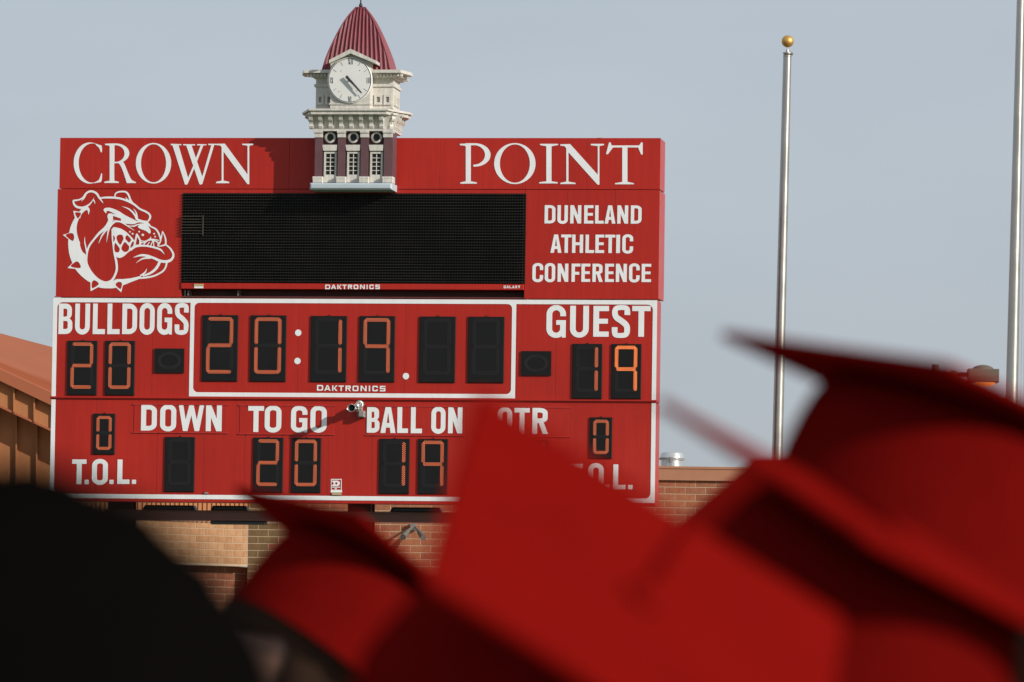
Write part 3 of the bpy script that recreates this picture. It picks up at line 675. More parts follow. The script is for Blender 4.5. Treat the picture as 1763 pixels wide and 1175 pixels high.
    caption(413, 574, 698.5, 748, (('T', (993, 1130, 73, 298)), ('O', (1137, 1282, 68, 303)), ('G', (1365, 1507, 69, 303)), ('O', (1533, 1675, 69, 304))), 44, 40, 5.037, (230, 685))
    caption(632, 800, 700, 750, (('B', (155, 262, 80, 296)), ('A', (270, 398, 80, 298)), ('L', (412, 503, 80, 298)), ('L', (526, 621, 80, 300)), ('O', (698, 818, 76, 305)), ('N', (840, 960, 82, 301))), 40, 38, 4.897, (600, 685))
    caption(840, 980, 701.5, 752, (('Q', (1256, 1380, 80, 306)), ('T', (1398, 1527, 87, 305)), ('R', (1550, 1684, 87, 306))), 42, 38, 4.897, (600, 685))
    for ch, (a, b, c, e) in (('T', (193, 303, 491, 679)), ('.', (289, 321, 645, 679)), ('O', (345, 466, 487, 684)), ('.', (477, 509, 645, 678)), ('L', (538, 631, 492, 677)), ('.', (648, 680, 645, 677))):
        letter_px(th, ch, (80 + a / 4.4075, 80 + b / 4.4075, 680 + c / 4.4075, 680 + e / 4.4075), 38 / 4.4, 33 / 4.4, kv=.25)
    for ch, (a, b, c, e) in (('T', (455, 548, 456, 620)), ('.', (537, 565, 592, 621)), ('O', (585, 687, 451, 627)), ('.', (697, 725, 593, 622)), ('L', (750, 832, 460, 624)), ('.', (848, 878, 595, 624))):
        letter_px(th, ch, (860 + a / 3.832, 860 + b / 3.832, 680 + c / 3.832, 680 + e / 3.832), 33 / 3.83, 29 / 3.83, kv=.25)
    z = 12.593
    for i, (ch, (a, b, c, e)) in enumerate(zip('DAKTRONICS', ((72, 207, 103, 226), (230, 368, 108, 230), (400, 520, 112, 232), (540, 655, 114, 234), (690, 810, 116, 236), (842, 972, 118, 238), (1017, 1148, 118, 239), (1195, 1225, 119, 240), (1272, 1392, 120, 241), (1435, 1555, 122, 243)))):
        letter_px(th, ch, (540 + a / z, 540 + b / z, 655 + c / z, 655 + e / z), (30 if ch != 'I' else 30) / z, 26 / z, k=.22, kv=.22, cell=.0018)
    # maker's sticker
    S = lambda x0, x1, y0, y1: (1, rr(x0, y0, x1, y1)); C = lambda x0, x1, y0, y1: (-1, rr(x0, y0, x1, y1))
    traced(th, 'sticker', [S(255, 740, 262, 770), C(288, 705, 300, 745), (1, rr(310, 335, 660, 585, 150, 110, '0110')), (-1, ell(495, 462, 52, 55)), (-1, ell(325, 462, 50, 62)), S(310, 680, 612, 650), S(415, 520, 680, 730), S(245, 760, 775, 870)], 26.1, (560, 815), 9)
    mb = MB(); rect_px(mb, 571.5, 587.5, 849.3, 852.6, 0, .02); th.part('connector', mb, M['sticker_tan'])
    mb = MB(); rect_px(mb, 352, 358, 847.8, 850.5, 0, .02); th.part('drain_plug', mb, M['greymetal'])
scoreboard()

# ------------------------------------------------------------------ signs above
def emblem_ops():
    ops = []
    A = lambda pts: ops.append((1, cat(pts, 5, True))); AP = lambda pts: ops.append((1, np.array(pts, float)))
    S = lambda pts, w: ops.append((1, stroke(pts, w))); N_ = lambda pts: ops.append((-1, cat(pts, 5, True))); NP = lambda pts: ops.append((-1, np.array(pts, float)))
    # collar
    outer = cat([(262, 232), (238, 262), (205, 312), (172, 355), (138, 425), (118, 500), (108, 580), (110, 660), (122, 740), (150, 820), (185, 890), (238, 952), (300, 1005), (352, 1036), (425, 1080), (500, 1093), (600, 1091), (690, 1062), (790, 1022), (880, 988)], 5)
    inner = cat([(880, 962), (780, 985), (690, 995), (620, 997), (570, 1022), (505, 1028), (440, 1010), (388, 960), (345, 900), (315, 840), (302, 780), (290, 725), (262, 660), (230, 600), (207, 530), (198, 470), (205, 400), (232, 335), (270, 282), (335, 236)], 5)
    ops.append((1, np.concatenate([outer, inner])))
    AP([(160, 268), (252, 280), (236, 346), (180, 352)]); AP([(50, 525), (142, 495), (178, 530), (165, 592), (138, 592)])
    AP([(100, 878), (165, 812), (220, 800), (250, 850), (230, 886), (180, 886)]); AP([(345, 1125), (345, 1015), (390, 998), (438, 1040), (425, 1082)]); AP([(673, 1138), (603, 1072), (612, 1028), (650, 1012), (697, 1030), (690, 1062)])
    N_([(182, 288), (238, 290), (240, 310), (216, 345), (202, 342)]); N_([(80, 529), (135, 505), (165, 520), (170, 560), (150, 588)]); N_([(135, 862), (172, 820), (205, 808), (234, 838), (232, 878)])
    N_([(364, 1092), (360, 1030), (385, 1008), (424, 1030), (428, 1056)]); N_([(664, 1102), (615, 1062), (622, 1036), (655, 1024), (680, 1045)]); N_([(232, 618), (270, 640), (284, 700), (284, 725), (252, 690)])
    S([(284, 545), (284, 600), (296, 660), (306, 715)], [3, 12, 14, 16])
    # ears
    S([(480, 185), (440, 130), (405, 80), (350, 60), (302, 80), (268, 125), (225, 150), (160, 160)], [6, 20, 23, 22, 20, 18, 16, 20])
    S([(160, 158), (172, 200), (205, 228), (258, 235), (312, 215), (352, 180), (385, 125)], [16, 22, 24, 24, 20, 12, 2]); S([(375, 150), (388, 170), (392, 195)], [12, 12, 3]); S([(298, 95), (275, 135), (245, 170)], [10, 12, 2])
    S([(300, 235), (325, 262), (323, 308)], [40, 24, 3])
    S([(440, 136), (500, 127), (590, 128), (665, 138), (740, 163), (810, 200), (870, 248), (930, 275), (972, 305), (980, 342), (955, 385)], [14, 20, 22, 20, 22, 22, 20, 20, 20, 22, 14])
    S([(605, 118), (612, 85), (650, 66), (715, 66), (748, 95), (770, 150), (800, 195)], [14, 15, 16, 18, 20, 20, 18]); S([(720, 122), (735, 145), (765, 165)], [3, 12, 8])
    # brow
    S([(680, 220), (755, 250), (812, 305), (838, 365)], [3, 14, 20, 16]); S([(800, 243), (832, 290), (845, 370)], [2, 14, 20]); S([(850, 362), (905, 380), (960, 385)], [18, 20, 16])
    A([(484, 262), (500, 240), (555, 236), (640, 268), (720, 318), (835, 378), (800, 390), (740, 372), (680, 342), (600, 300), (545, 272), (518, 272), (512, 296)])
    A([(535, 300), (585, 300), (645, 322), (705, 348), (770, 385), (850, 375), (930, 380), (970, 402), (985, 430), (930, 405), (860, 392), (800, 410), (700, 402), (640, 380), (588, 372), (560, 400), (528, 345)])
    NP([(585, 322), (672, 352), (668, 376), (585, 364)]); S([(720, 395), (760, 400), (800, 392)], [3, 8, 3])
    # cheek
    S([(552, 320), (545, 385), (505, 450), (440, 505), (380, 575), (330, 645), (308, 725), (305, 820), (340, 900), (395, 970), (450, 1012), (510, 1030), (570, 1010), (605, 955), (625, 890), (620, 810), (602, 735), (590, 650), (580, 560), (578, 460)], [24, 34, 34, 26, 20, 20, 18, 18, 18, 20, 20, 20, 24, 24, 24, 24, 20, 18, 18, 18])
    S([(600, 385), (560, 420), (535, 480), (516, 608)], [24, 26, 18, 2]); S([(535, 455), (475, 520), (430, 618)], [10, 16, 2])
    S([(560, 430), (592, 388), (660, 385), (740, 430), (812, 478)], [20, 18, 14, 12, 4])
    A([(578, 455), (640, 450), (700, 475), (755, 520), (808, 580), (835, 640), (795, 672), (745, 712), (700, 752), (652, 770), (615, 752), (598, 700), (585, 600)])
    N_([(588, 530), (606, 560), (590, 600)]); N_([(622, 552), (640, 525), (680, 525), (696, 560), (682, 600), (662, 630), (635, 598)]); N_([(716, 560), (732, 528), (762, 552), (778, 580), (756, 606), (735, 590)])
    N_([(598, 650), (608, 612), (632, 635), (655, 672), (648, 705), (622, 712), (602, 694)]); N_([(675, 660), (708, 602), (735, 622), (756, 650), (748, 690), (715, 708), (684, 690)]); N_([(768, 662), (786, 606), (806, 596), (800, 640)])
    A([(808, 645), (820, 560), (838, 508), (880, 575), (886, 620), (868, 648)]); NP([(824, 630), (842, 545), (866, 585), (862, 628)])
    S([(770, 690), (830, 648), (920, 640), (1010, 655), (1090, 682), (1132, 732)], [16, 20, 20, 20, 20, 3])
    S([(884, 606), (925, 605), (960, 582), (1010, 582), (1062, 606), (1064, 645)], [12, 12, 14, 12, 14, 12]); S([(905, 640), (918, 620), (935, 604)], [12, 10, 8]); S([(945, 642), (960, 620), (975, 600)], [10, 10, 8]); S([(985, 645), (1012, 590), (1020, 645)], [10, 12, 10])
    # nose
    A([(850, 435), (890, 415), (955, 430), (985, 480), (975, 512), (935, 482), (872, 458)])
    S([(740, 425), (800, 432), (850, 415), (920, 410), (985, 435), (1045, 468), (1080, 530), (1090, 590), (1060, 640)], [3, 14, 14, 14, 14, 18, 18, 16, 14]); S([(985, 545), (990, 570), (1025, 572), (1075, 585)], [8, 12, 10, 10]); S([(880, 585), (930, 592), (985, 560)], [10, 10, 10])
    for x, y, r_ in ((765, 492, 9), (793, 513, 11), (863, 490, 10), (902, 524, 14), (1023, 512, 10), (1033, 543, 9)): ops.append((1, ell(x, y, r_, r_ * .9, 14)))
    # tusk and chin
    S([(1112, 485), (1140, 550), (1145, 620), (1108, 640), (1065, 645)], [8, 16, 18, 14, 12]); S([(1112, 485), (1100, 550), (1085, 600), (1060, 640)], [8, 14, 12, 12])
    S([(1145, 628), (1195, 670), (1228, 735), (1208, 785), (1160, 808), (1090, 802), (1020, 772), (950, 748), (880, 742), (800, 766)], [14, 18, 22, 26, 30, 28, 26, 26, 22, 3])
    S([(985, 768), (900, 778), (828, 824)], [22, 16, 2]); S([(1085, 810), (1045, 880), (985, 930), (900, 962)], [28, 28, 24, 16]); S([(1160, 812), (1140, 880), (1100, 922), (1020, 962), (940, 978), (870, 985)], [18, 18, 18, 18, 20, 16]); S([(945, 882), (925, 925), (875, 960)], [2, 16, 16])
    return ops
def signs():
    # emblem sign (left)
    u1 = bp(313, 420)[0]; z0, z1 = ZT + .022, ZS - .003
    th = Thing('emblem_sign', 'red sign panel with a white bulldog head in a spiked collar', 'sign', (u1 / 2, .3, z0), frame=BF)
    cabinet(th, z0, z1, (163.5, 238), .57, 420, .03, u1)
    mb = MB(); mb.box(.02, u1, -.012, .02, z0 - .012, z0 - .001); th.part('bottom_trim', mb, M['red'])
    traced(th, 'dog_emblem', emblem_ops(), 6.186, (100, 320), 3.2)
    # conference sign (right)
    u0 = bp(903.5, 420)[0]
    th = Thing('conference_sign', 'red sign panel with three lines of white block lettering', 'sign', ((u0 + BW) / 2, .3, z0), frame=BF)
    cabinet(th, z0, z1, (976, 1058), .57, 420, u0, BW + .012)
    mb = MB(); mb.box(u0, BW + .02, -.012, .02, z0 - .012, z0 - .001); th.part('bottom_trim', mb, M['red'])
    z = 7.3455; L = lambda a, b, c, e: (910 + a / z, 910 + b / z, 340 + c / z, 340 + e / z)
    row1 = [('D', 203, 340), ('U', 365, 497), ('N', 527, 667), ('E', 703, 820), ('L', 842, 952), ('A', 962, 1100), ('N', 1122, 1260), ('D', 1293, 1430)]
    row2 = [('A', 277, 417), ('T', 412, 542), ('H', 550, 690), ('L', 720, 830), ('E', 845, 957), ('T', 968, 1097), ('I', 1108, 1157), ('C', 1185, 1323)]
    row3 = [('C', 48, 185), ('O', 205, 337), ('N', 367, 503), ('F', 543, 655), ('E', 668, 780), ('R', 808, 940), ('E', 967, 1080), ('N', 1104, 1243), ('C', 1270, 1405), ('E', 1430, 1550)]
    for row, ya, yb in ((row1, 100, 331), (row2, 471, 703), (row3, 838, 1068)):
        for i, (ch, a, b) in enumerate(row):
            y0, y1 = ya + 4 * i / 8, yb + 4 * i / 8
            if ch in 'CO': y0, y1 = y0 - 6, y1 + 6
            if ch == 'U': y1 += 5
            letter_px(th, ch, L(a, b, y0, y1), 43 / z if ch != 'I' else 49 / z, 36 / z, kv=.22, k=.48)
    # strip over the message display
    # header sign
    zh0, zh1 = ZS + .004, ZH
    th = Thing('header_sign', 'long red header sign with white serif lettering above the display', 'sign', (BW / 2, .3, zh0), frame=BF)
    hu1 = bp(1137, 280)[0]
    cabinet(th, zh0, zh1, (260, 420, 498, 600, 757, 900, 1010), .50, 280, .05, hu1)
    S = lambda *p: (1, np.array(p, float)); X = lambda *p: (-1, np.array(p, float)); RC = lambda a, b, c, e: (1, rr(a, c, b, e)); XC = lambda a, b, c, e: (-1, rr(a, c, b, e))
    Cc = [(1, ell(232, 239, 145, 184)), (-1, ell(252, 239, 120, 175)), XC(312, 400, 0, 480), (1, cat([(285, 66), (312, 76), (337, 86), (340, 138), (328, 139), (314, 104), (286, 78)], 3, True)), (1, cat([(283, 408), (312, 388), (328, 350), (331, 335), (341, 335), (336, 400), (312, 412), (270, 419)], 3, True))]
    Rr = [RC(408, 450, 72, 405), S((366, 66), (450, 64), (450, 84), (408, 88), (398, 82), (368, 78)), S((360, 417), (360, 406), (408, 396), (450, 396), (490, 406), (490, 417)), (1, rr(430, 64, 584, 241, 120, 90, '0110')), (-1, rr(452, 80, 541, 229, 80, 74, '0110')), RC(408, 450, 72, 300),
          (1, cat([(486, 238), (530, 230), (570, 320), (603, 386), (645, 409)], 4)[:].tolist() + [(641, 418), (562, 418)] + cat([(556, 400), (530, 320), (505, 262), (486, 241)], 4).tolist())]
    Oo = [(1, ell(800, 241, 158, 181)), (-1, ell(800, 241, 112, 170))]
    Ww = [S((968, 76), (1022, 76), (1109, 372), (1103, 420), (1092, 432), (1080, 430)), S((1092, 432), (1100, 390), (1160, 250), (1172, 266), (1104, 428)), S((1090, 76), (1138, 76), (1238, 368), (1234, 425), (1224, 432), (1211, 430)), S((1178, 196), (1222, 78), (1246, 78), (1186, 232)),
          S((1224, 432), (1232, 372), (1316, 78), (1342, 78), (1236, 425)), S((953, 67), (1048, 70), (1048, 80), (955, 80)), S((1064, 70), (1171, 71), (1171, 82), (1065, 82)), S((1188, 70), (1273, 71), (1273, 80), (1190, 82)), S((1288, 67), (1362, 67), (1362, 78), (1290, 80))]
    Nn = [RC(1408, 1425, 90, 405), S((1362, 67), (1436, 66), (1440, 90), (1408, 96), (1394, 82), (1362, 79)), S((1395, 67), (1437, 66), (1655, 362), (1655, 428), (1638, 427), (1425, 138)), RC(1639, 1655, 78, 425), S((1590, 66), (1690, 66), (1690, 77), (1658, 84), (1636, 84), (1592, 77)), S((1358, 419), (1360, 406), (1408, 396), (1425, 396), (1476, 406), (1476, 419))]
    for nm, o in (('C', Cc), ('R', Rr), ('O', Oo), ('W', Ww), ('N', Nn)): traced(th, 'letter', [(s, np.asarray(p, float)) for s, p in o], 5.185, (110, 235), 2.2)
    Pp = [(1, ell(178, 153, 130, 96)), (-1, ell(170, 153, 92, 80)), (-1, rr(20, 74, 166, 262)), RC(104, 180, 57, 72), RC(104, 146, 62, 385), S((54, 62), (150, 58), (150, 72), (104, 84), (94, 77), (56, 74)),
          S((58, 389), (60, 379), (104, 369), (146, 369), (196, 379), (195, 389))]
    O2 = [(1, ell(507, 224, 170, 168)), (-1, ell(507, 224, 123, 157))]
    Ii = [RC(765, 808, 64, 385), S((713, 62), (862, 62), (862, 72), (808, 82), (765, 82), (713, 72)), S((706, 387), (706, 377), (765, 369), (808, 369), (858, 377), (858, 387))]
    N2 = [RC(929, 947, 90, 380), S((880, 66), (960, 63), (962, 90), (928, 98), (912, 80), (880, 78)), S((912, 65), (960, 63), (1200, 330), (1200, 398), (1184, 396), (947, 132)), RC(1187, 1201, 74, 396), S((1130, 62), (1239, 62), (1239, 73), (1204, 80), (1185, 80), (1130, 74)), S((880, 392), (880, 382), (928, 372), (947, 372), (1005, 382), (1005, 392))]
    T2 = [RC(1388, 1431, 80, 385), S((1328, 394), (1328, 385), (1388, 374), (1431, 374), (1484, 385), (1484, 394)), RC(1290, 1530, 75, 92), S((1280, 48), (1294, 52), (1302, 76), (1312, 92), (1270, 148), (1255, 146), (1268, 95)), S((1545, 49), (1556, 52), (1556, 150), (1543, 150), (1518, 92), (1526, 75))]
    for o in (Pp, O2, Ii, N2, T2): traced(th, 'letter', [(s, np.asarray(p, float)) for s, p in o], 4.765, (780, 235), 2.0)
    mb = MB(); u, v = bp(1030, 238); mb.box(u - .03, u + .03, 0.1, .14, zh1, zh1 + .012); th.part('lifting_eye', mb, M['blacksteel'])
    # message display
    du0, du1 = bp(314.5, 410)[0], bp(905, 410)[0]; du1 = min(du1, u0 - .002) if False else du1
    dz1, dz0 = bp(600, 333.2)[1], bp(600, 488.6)[1]; fz0 = bp(600, 498.8)[1]
    th = Thing('message_display', 'wide black louvred message display, switched off, in the middle of the board', 'display', ((du0 + du1) / 2, .2, fz0), frame=BF)
    sx0, sx1 = u1 + .002, u0 - .002
    mb = MB(); mb.box(sx0, sx1, 0.001, .02, dz1 + .002, ZS - .003); mb.box(sx0, sx1, .02, .4, ZS - .03, ZS - .003); th.part('top_trim', mb, M['red'])
    mb = MB(); mb.bevbox(sx0, sx1, -.020, .279, fz0, dz0 - .001, .004); th.part('bottom_frame', mb, M['red'])
    mb = MB(); mb.box(sx0, sx1, .012, .3, dz0, dz1); th.part('screen_back', mb, M['black'])
    mb = MB(); mb.box(sx0, sx1, .281, .30, z0 + .0085, fz0 + .1); mb.box(sx0, sx1, .02, .30, z0 - .01, z0 + .008); th.part('slot_back', mb, M['darkred'])
    mb = MB(); n = 32; hh = (dz1 - dz0) / n; wout = .036
    for i in range(n):
        zt = dz0 + (i + 1) * hh - .003
        mb.add([(du0, .012, zt), (du1, .012, zt), (du1, -wout, zt - .010), (du0, -wout, zt - .010), (du0, .012, zt - .007), (du1, .012, zt - .007), (du1, -wout, zt - .0125), (du0, -wout, zt - .0125)], [(0, 3, 2, 1), (4, 5, 6, 7), (3, 7, 6, 2), (0, 4, 7, 3), (1, 2, 6, 5)])
    th.part('louvres', mb, M['louvre'], kind='stuff')
    mb = MB(); nc = 128; ww = (du1 - du0) / nc
    for i in range(nc + 1):
        x = du0 + i * ww; d_ = .009 if i not in (0, nc) else .004
        mb.box(x - .0022, x + .0022, -d_, .0119, dz0, dz1)
    th.part('ribs', mb, M['louvre'], kind='stuff')
    # LED pips between the louvres
    mb = MB()
    for i in range(n):
        z_ = dz0 + i * hh + hh * .36
        for k in range(nc):
            x = du0 + (k + .5) * ww; s = .006; mb.add([(x - s, .0105, z_ - s), (x + s, .0105, z_ - s), (x + s, .0105, z_ + s), (x - s, .0105, z_ + s)], [(0, 1, 2, 3)])
    th.part('led_pips', mb, M['dim_led'], kind='stuff', flip=False)
    # one module standing proud
    ma, mb_ = du0 - .012, bp(349.5, 390, .05)[0]; mz1, mz0 = bp(330, 371, .05)[1], bp(330, 405.5, .05)[1]
    mb = MB(); nb = 7; h2 = (mz1 - mz0) / nb
    for i in range(nb):
        zt = mz0 + (i + 1) * h2 - .003; mb.add([(ma, .0, zt), (mb_, .0, zt), (mb_, -.052, zt - .010), (ma, -.050, zt - .010), (ma, .0, zt - .007), (mb_, .0, zt - .007), (mb_, -.052, zt - .0135), (ma, -.050, zt - .0135)], [(0, 3, 2, 1), (4, 5, 6, 7), (3, 7, 6, 2), (0, 4, 7, 3), (1, 2, 6, 5)])
    mb.box(mb_ - .006, mb_, -.05, 0, mz0, mz1); th.part('loose_module', mb, M['louvre_worn'], label='loose louvre module standing proud of the screen')
    z = 12.593; g = lambda x: 530 + (135 + (x - 72) * (425 / 1483)) / 4.5205
    for ch, a, b in zip('DAKTRONICS', (72, 230, 400, 540, 690, 842, 1017, 1195, 1272, 1435), (207, 368, 520, 655, 810, 972, 1148, 1225, 1392, 1555)):
        letter_px(th, ch, (g(a), g(b), 490.4, 498.2), 2.0, 1.7, w=.0225, k=.22, kv=.22, cell=.0018)
    xs = [1522 + (1655 - 1522) * i / 6 for i in range(7)]
    for i, ch in enumerate('GALAXY'):
        letter_px(th, ch, (530 + (xs[i] + 2) / 4.5205, 530 + (xs[i + 1] - 2) / 4.5205, 492.1, 496.6), 1.25, 1.05, w=.0225, k=.22, kv=.22, cell=.0018)
    mb = MB(); rect_px(mb, 334, 350.5, 489.2, 492.8, .02, .0235); th.part('rating_label', mb, M['sticker_tan']); mb = MB(); rect_px(mb, 334.5, 350, 493.3, 496.6, .02, .0235); th.part('serial_label', mb, M['white'])
    mb = MB(); rect_px(mb, 332, 334, 489.5, 491.5, .02, .026); th.part('key_lock', mb, M['blacksteel'])
    for x in (323, 409): mb = MB(); rect_px(mb, x, x + 1.2, 500, 509, -.3, -.05); th.part('cable', mb, M['greymetal'])
signs()

# ------------------------------------------------------------------ clock tower model
def tower():
    def U(px, w=.33, py=250): return bp(px, py, w)[0]
    def V(py, w=.33): return bp(612, py, w)[1]
    uc = U(612)
    th = Thing('clock_tower', 'cream and maroon model courthouse clock tower with red curved roof atop the board', 'clock tower', (uc, 0, V(327, .4)), frame=BF)
    def pbox(name, x0, x1, y0, y1, wb, wf, mt, parent=None, bev=0, add=None, mb=None):
        b = mb or MB(); ym = (y0 + y1) / 2; u0, u1 = bp(x0, ym, wf)[0], bp(x1, ym, wf)[0]; v1, v0 = bp((x0 + x1) / 2, y0, wf)[1], bp((x0 + x1) / 2, y1, wf)[1]
        if bev: b.bevbox(u0, u1, -wf, -wb, v0, v1, bev)
        else: b.box(u0, u1, -wf, -wb, v0, v1)
        return b if mb else th.part(name, b, mt, parent)
    zt = ZH + .006
    # base slab
    pbox('base_slab', 533.2, 674.6, 315.2, 326.6, .002, .40, M['slab'], bev=.02)
    # shaft
    pbox('shaft', 544.5, 674, 226, 315, .0025, .27, M['maroon_dark'])
    mb = MB(); u0, u1 = U(543.2, .27), U(675.5, .27); mb.box(u0 - .0, u0 + .02, -.268, -.003, V(314), V(226)); mb.box(u1 - .002, u1 + .012, -.30, -.003, V(314), V(226)); th.part('side_wall', mb, M['maroon'])
    for (x0, x1, c0, c1, b0, b1) in ((542, 554.7, 540.2, 555.6, 537.6, 555.4), (581.3, 594.2, 580.3, 595.2, 577.8, 595), (620.7, 634, 619.6, 635.2, 617.4, 634.6), (660.6, 675.8, 658.8, 676.2, 657.6, 676.2)):
        pbox('pilaster', x0, x1, 236.6, 304.4, .272, .325, M['maroon'])
        mb = MB(); pbox('', c0, c1, 225.6, 228.8, .20, .352, None, mb=mb); pbox('', c0 + .8, c1 - .8, 228.8, 236.8, .20, .338, None, mb=mb); th.part('pilaster_cap', mb, M['stone'])
        mb = MB(); pbox('', b0, b1, 304.2, 309, .20, .365, None, mb=mb, bev=.006); pbox('', b0 + .4, b1 - .2, 309, 315.2, .20, .372, None, mb=mb, bev=.006); th.part('pilaster_base', mb, M['stone'])
    for cx, (f0, f1), (l0, l1) in ((568.4, (557.2, 579.9), (554.8, 580.8)), (608.2, (597, 619.4), (594.8, 620.6)), (648.1, (636.6, 659.4), (634.8, 660.8))):
        # round window
        u, v = bp(cx, 237, .30); mb = MB(); ro, ri = .070, .047; ring = []
        for r_, w in ((ro, .27), (ro, .295), (ri, .305), (ri, .271)): ring.append([(u + r_ * math.cos(a), -w, v + r_ * math.sin(a)) for a in [2 * math.pi * i / 32 for i in range(32)]])
        mb.loft(ring, False, False); o = th.part('round_window', mb, M['stone'], ang=40)
        mb = MB(); mb.add([(u + ri * math.cos(a), -.2735, v + ri * math.sin(a)) for a in [2 * math.pi * i / 32 for i in range(32)]], [tuple(range(32))]); th.part('pane', mb, M['glass'], parent=o)
        # lintel
        mb = MB(); P = [bp(l0, 249.6, .32), bp(l1, 249.6, .32), bp(l1 - 1.6, 259.8, .32), bp(l0 + 1.6, 259.8, .32)]
        mb.add([(a, -w, b) for w in (.27, .318) for a, b in P], [(0, 1, 2, 3), (4, 5, 6, 7), (0, 4, 5, 1), (1, 5, 6, 2), (2, 6, 7, 3), (3, 7, 4, 0)]); th.part('lintel', mb, M['stone'])
        # window: frame with ten panes
        ua, ub = bp(f0 + .3, 288, .30)[0], bp(f1 - .6, 288, .30)[0]; va, vb = V(314.6, .3), V(261.6, .3); sill = V(301, .3)
        fw = (ub - ua) * .15; gx0, gx1, gz0, gz1 = ua + fw, ub - fw, sill, vb - fw
        mb = MB()
        mb.box(ua, gx0, -.300, -.271, va, vb); mb.box(gx1, ub, -.300, -.271, va, vb); mb.box(gx0, gx1, -.300, -.271, gz1, vb); mb.box(gx0, gx1, -.297, -.271, va, gz0)
        mw = .0048; xm = (gx0 + gx1) / 2; mb.box(xm - mw, xm + mw, -.292, -.275, gz0, gz1)
        for k in range(1, 5): z = gz0 + (gz1 - gz0) * k / 5; mb.box(gx0, gx1, -.291, -.2755, z - mw * .9, z + mw * .9)
        o = th.part('window', mb, M['stone'])
        for k in range(5):
            for s in range(2):
                z = gz0 + (gz1 - gz0) * k / 5; x = gx0 + (gx1 - gx0) * s / 2; mb = MB(); mb.box(x + .0005, x + (gx1 - gx0) / 2 - .0005, -.281, -.272, z + .0005, z + (gz1 - gz0) / 5 - .0005); th.part('pane', mb, M['glass'], parent=o)
    # frieze with corbels; above the sign the tower runs back over its full depth
    WB = -.30
    mb = MB(); u0, u1 = U(541.5, .30, 210), U(672.5, .30, 210); ztf = V(196, .3); zbf = V(224, .3)
    def prism(mb, loF, hiF):    # loft between two plan rings
        mb.loft([loF, hiF])
    ring = lambda a, b, wf, wb, z: [(a, -wf, z), (b, -wf, z), (b, -wb, z), (a, -wb, z)]
    mb.loft([ring(u0, u1, .29, .003, zbf), ring(u0, u1, .29, .003, zt)]) if zt > zbf else None
    mb = MB(); mb.loft([ring(u0, u1, .29, WB, max(zbf, zt)), ring(u0 - .045, u1 + .045, .345, WB - .05, ztf)]); th.part('frieze_wall', mb, M['stone'])
    mb = MB(); z0_, z1_ = V(226, .34), V(222.3, .34); mb.box(U(538.6, .345, 224), U(676.9, .345, 224), -.345, -(WB + .0), max(z0_, zt), z1_); mb.box(U(538.6, .345, 224), U(676.9, .345, 224), -.345, -.003, z0_, zt - .002) if z0_ < zt - .01 else None
    th.part('frieze_band', mb, M['stone'])
    def corbel(p, n_, t_):     # p plan point on the wall, n_ outward, t_ along; s-curve profile
        prof = [(.0, 0), (.035, .005), (.05, .03), (.04, .06), (.055, .085), (.085, .10), (.10, .125), (.09, .15), (.13, .165), (.13, .185), (0.0, .185)]
        hh = ztf - z1_; k = hh / .185; mb = MB(); hw = .025; vv = []
        for s in (-hw, hw):
            for a, b in prof: vv.append((p[0] + n_[0] * a + t_[0] * s, p[1] + n_[1] * a + t_[1] * s, z1_ + b * k * .99 + .001))
        m_ = len(prof); mb.add(vv, [tuple(range(m_)), tuple(range(m_, 2 * m_))] + [(i, (i + 1) % m_, m_ + (i + 1) % m_, m_ + i) for i in range(m_)]); th.part('corbel', mb, M['stone'])
    for cxz in (262, 385, 517, 655, 787, 917, 1048, 1180):
        corbel((U(500 + cxz / 7.583 + 1.5, .33, 212), -.30), (0, -1), (1, 0))
    ur = U(672.5, .30, 212)
    corbel((ur - .015, -.28), (.62, -.5), (.8, .6))
    for k in range(4): corbel((ur + .005, -.20 + .15 * k), (1, 0), (0, 1)); corbel((u0 - .005, -.20 + .15 * k), (-1, 0), (0, 1))
    def cornice(name, yt, yb, fl, fr, bl, br, wf, wb, inset=.0):
        z1, z0 = V(yt, wf), V(yb, wf); a, b, c, d = U(fl, wf, yt), U(fr, wf, yt), U(br, wb, yt), U(bl, wb, yt)
        wr = wb - .18; mb = MB(); I = inset
        P = [(a + I, -wf + I), (b - I, -wf + I), (c - I, -wb), (c - I, -wr - .0), (b - .1, -(wr - .12)), (a + .1, -(wr - .12)), (d + I, -wr), (d + I, -wb)]
        mb.loft([[(x, y, z0) for x, y in P], [(x, y, z1) for x, y in P]]); return th.part(name, mb, M['stone'])
    cornice('lower_cornice', 187.2, 190.6, 531.6, 667.5, 520.6, 706.8, .47, -.04)
    cornice('cornice_moulding', 190.6, 196.8, 534.5, 665.5, 524.6, 703, .45, -.04, .004)
    # clock storey
    WS = .18
    us0, us1 = U(543.9, WS, 160), U(676.3, WS, 160)
    mb = MB(); mb.box(us0, us1, -WS, .36, V(187.3, WS), V(126, WS)); th.part('storey_wall', mb, M['stone'])
    mb = MB(); mb.box(us0 - .02, us1 + .02, -WS - .02, .38, V(149.8, WS), V(145.4, WS)); th.part('string_course', mb, M['stone'])
    cornice('upper_cornice', 120.3, 125.6, 522.8, 689.5, 520.8, 706.8, .34, .02)
    mb = MB(); z0_, z1_ = V(134.5, .24), V(126, .24)
    mb.loft([ring(us0 - .03, us1 + .03, WS + .03, -.38, z0_), ring(us0 - .10, us1 + .10, WS + .11, -.44, z1_ - .005)]); th.part('dentil_band', mb, M['stone'])
    k = 0
    for px in list(np.arange(528, 566, 5.9)) + list(np.arange(648, 690, 5.9)):
        u = U(px, .29, 130); mb = MB(); mb.box(u, u + .026, -.295, -.24, V(131.6, .29), V(127.6, .29)); th.part('dentil', mb, M['stone'])
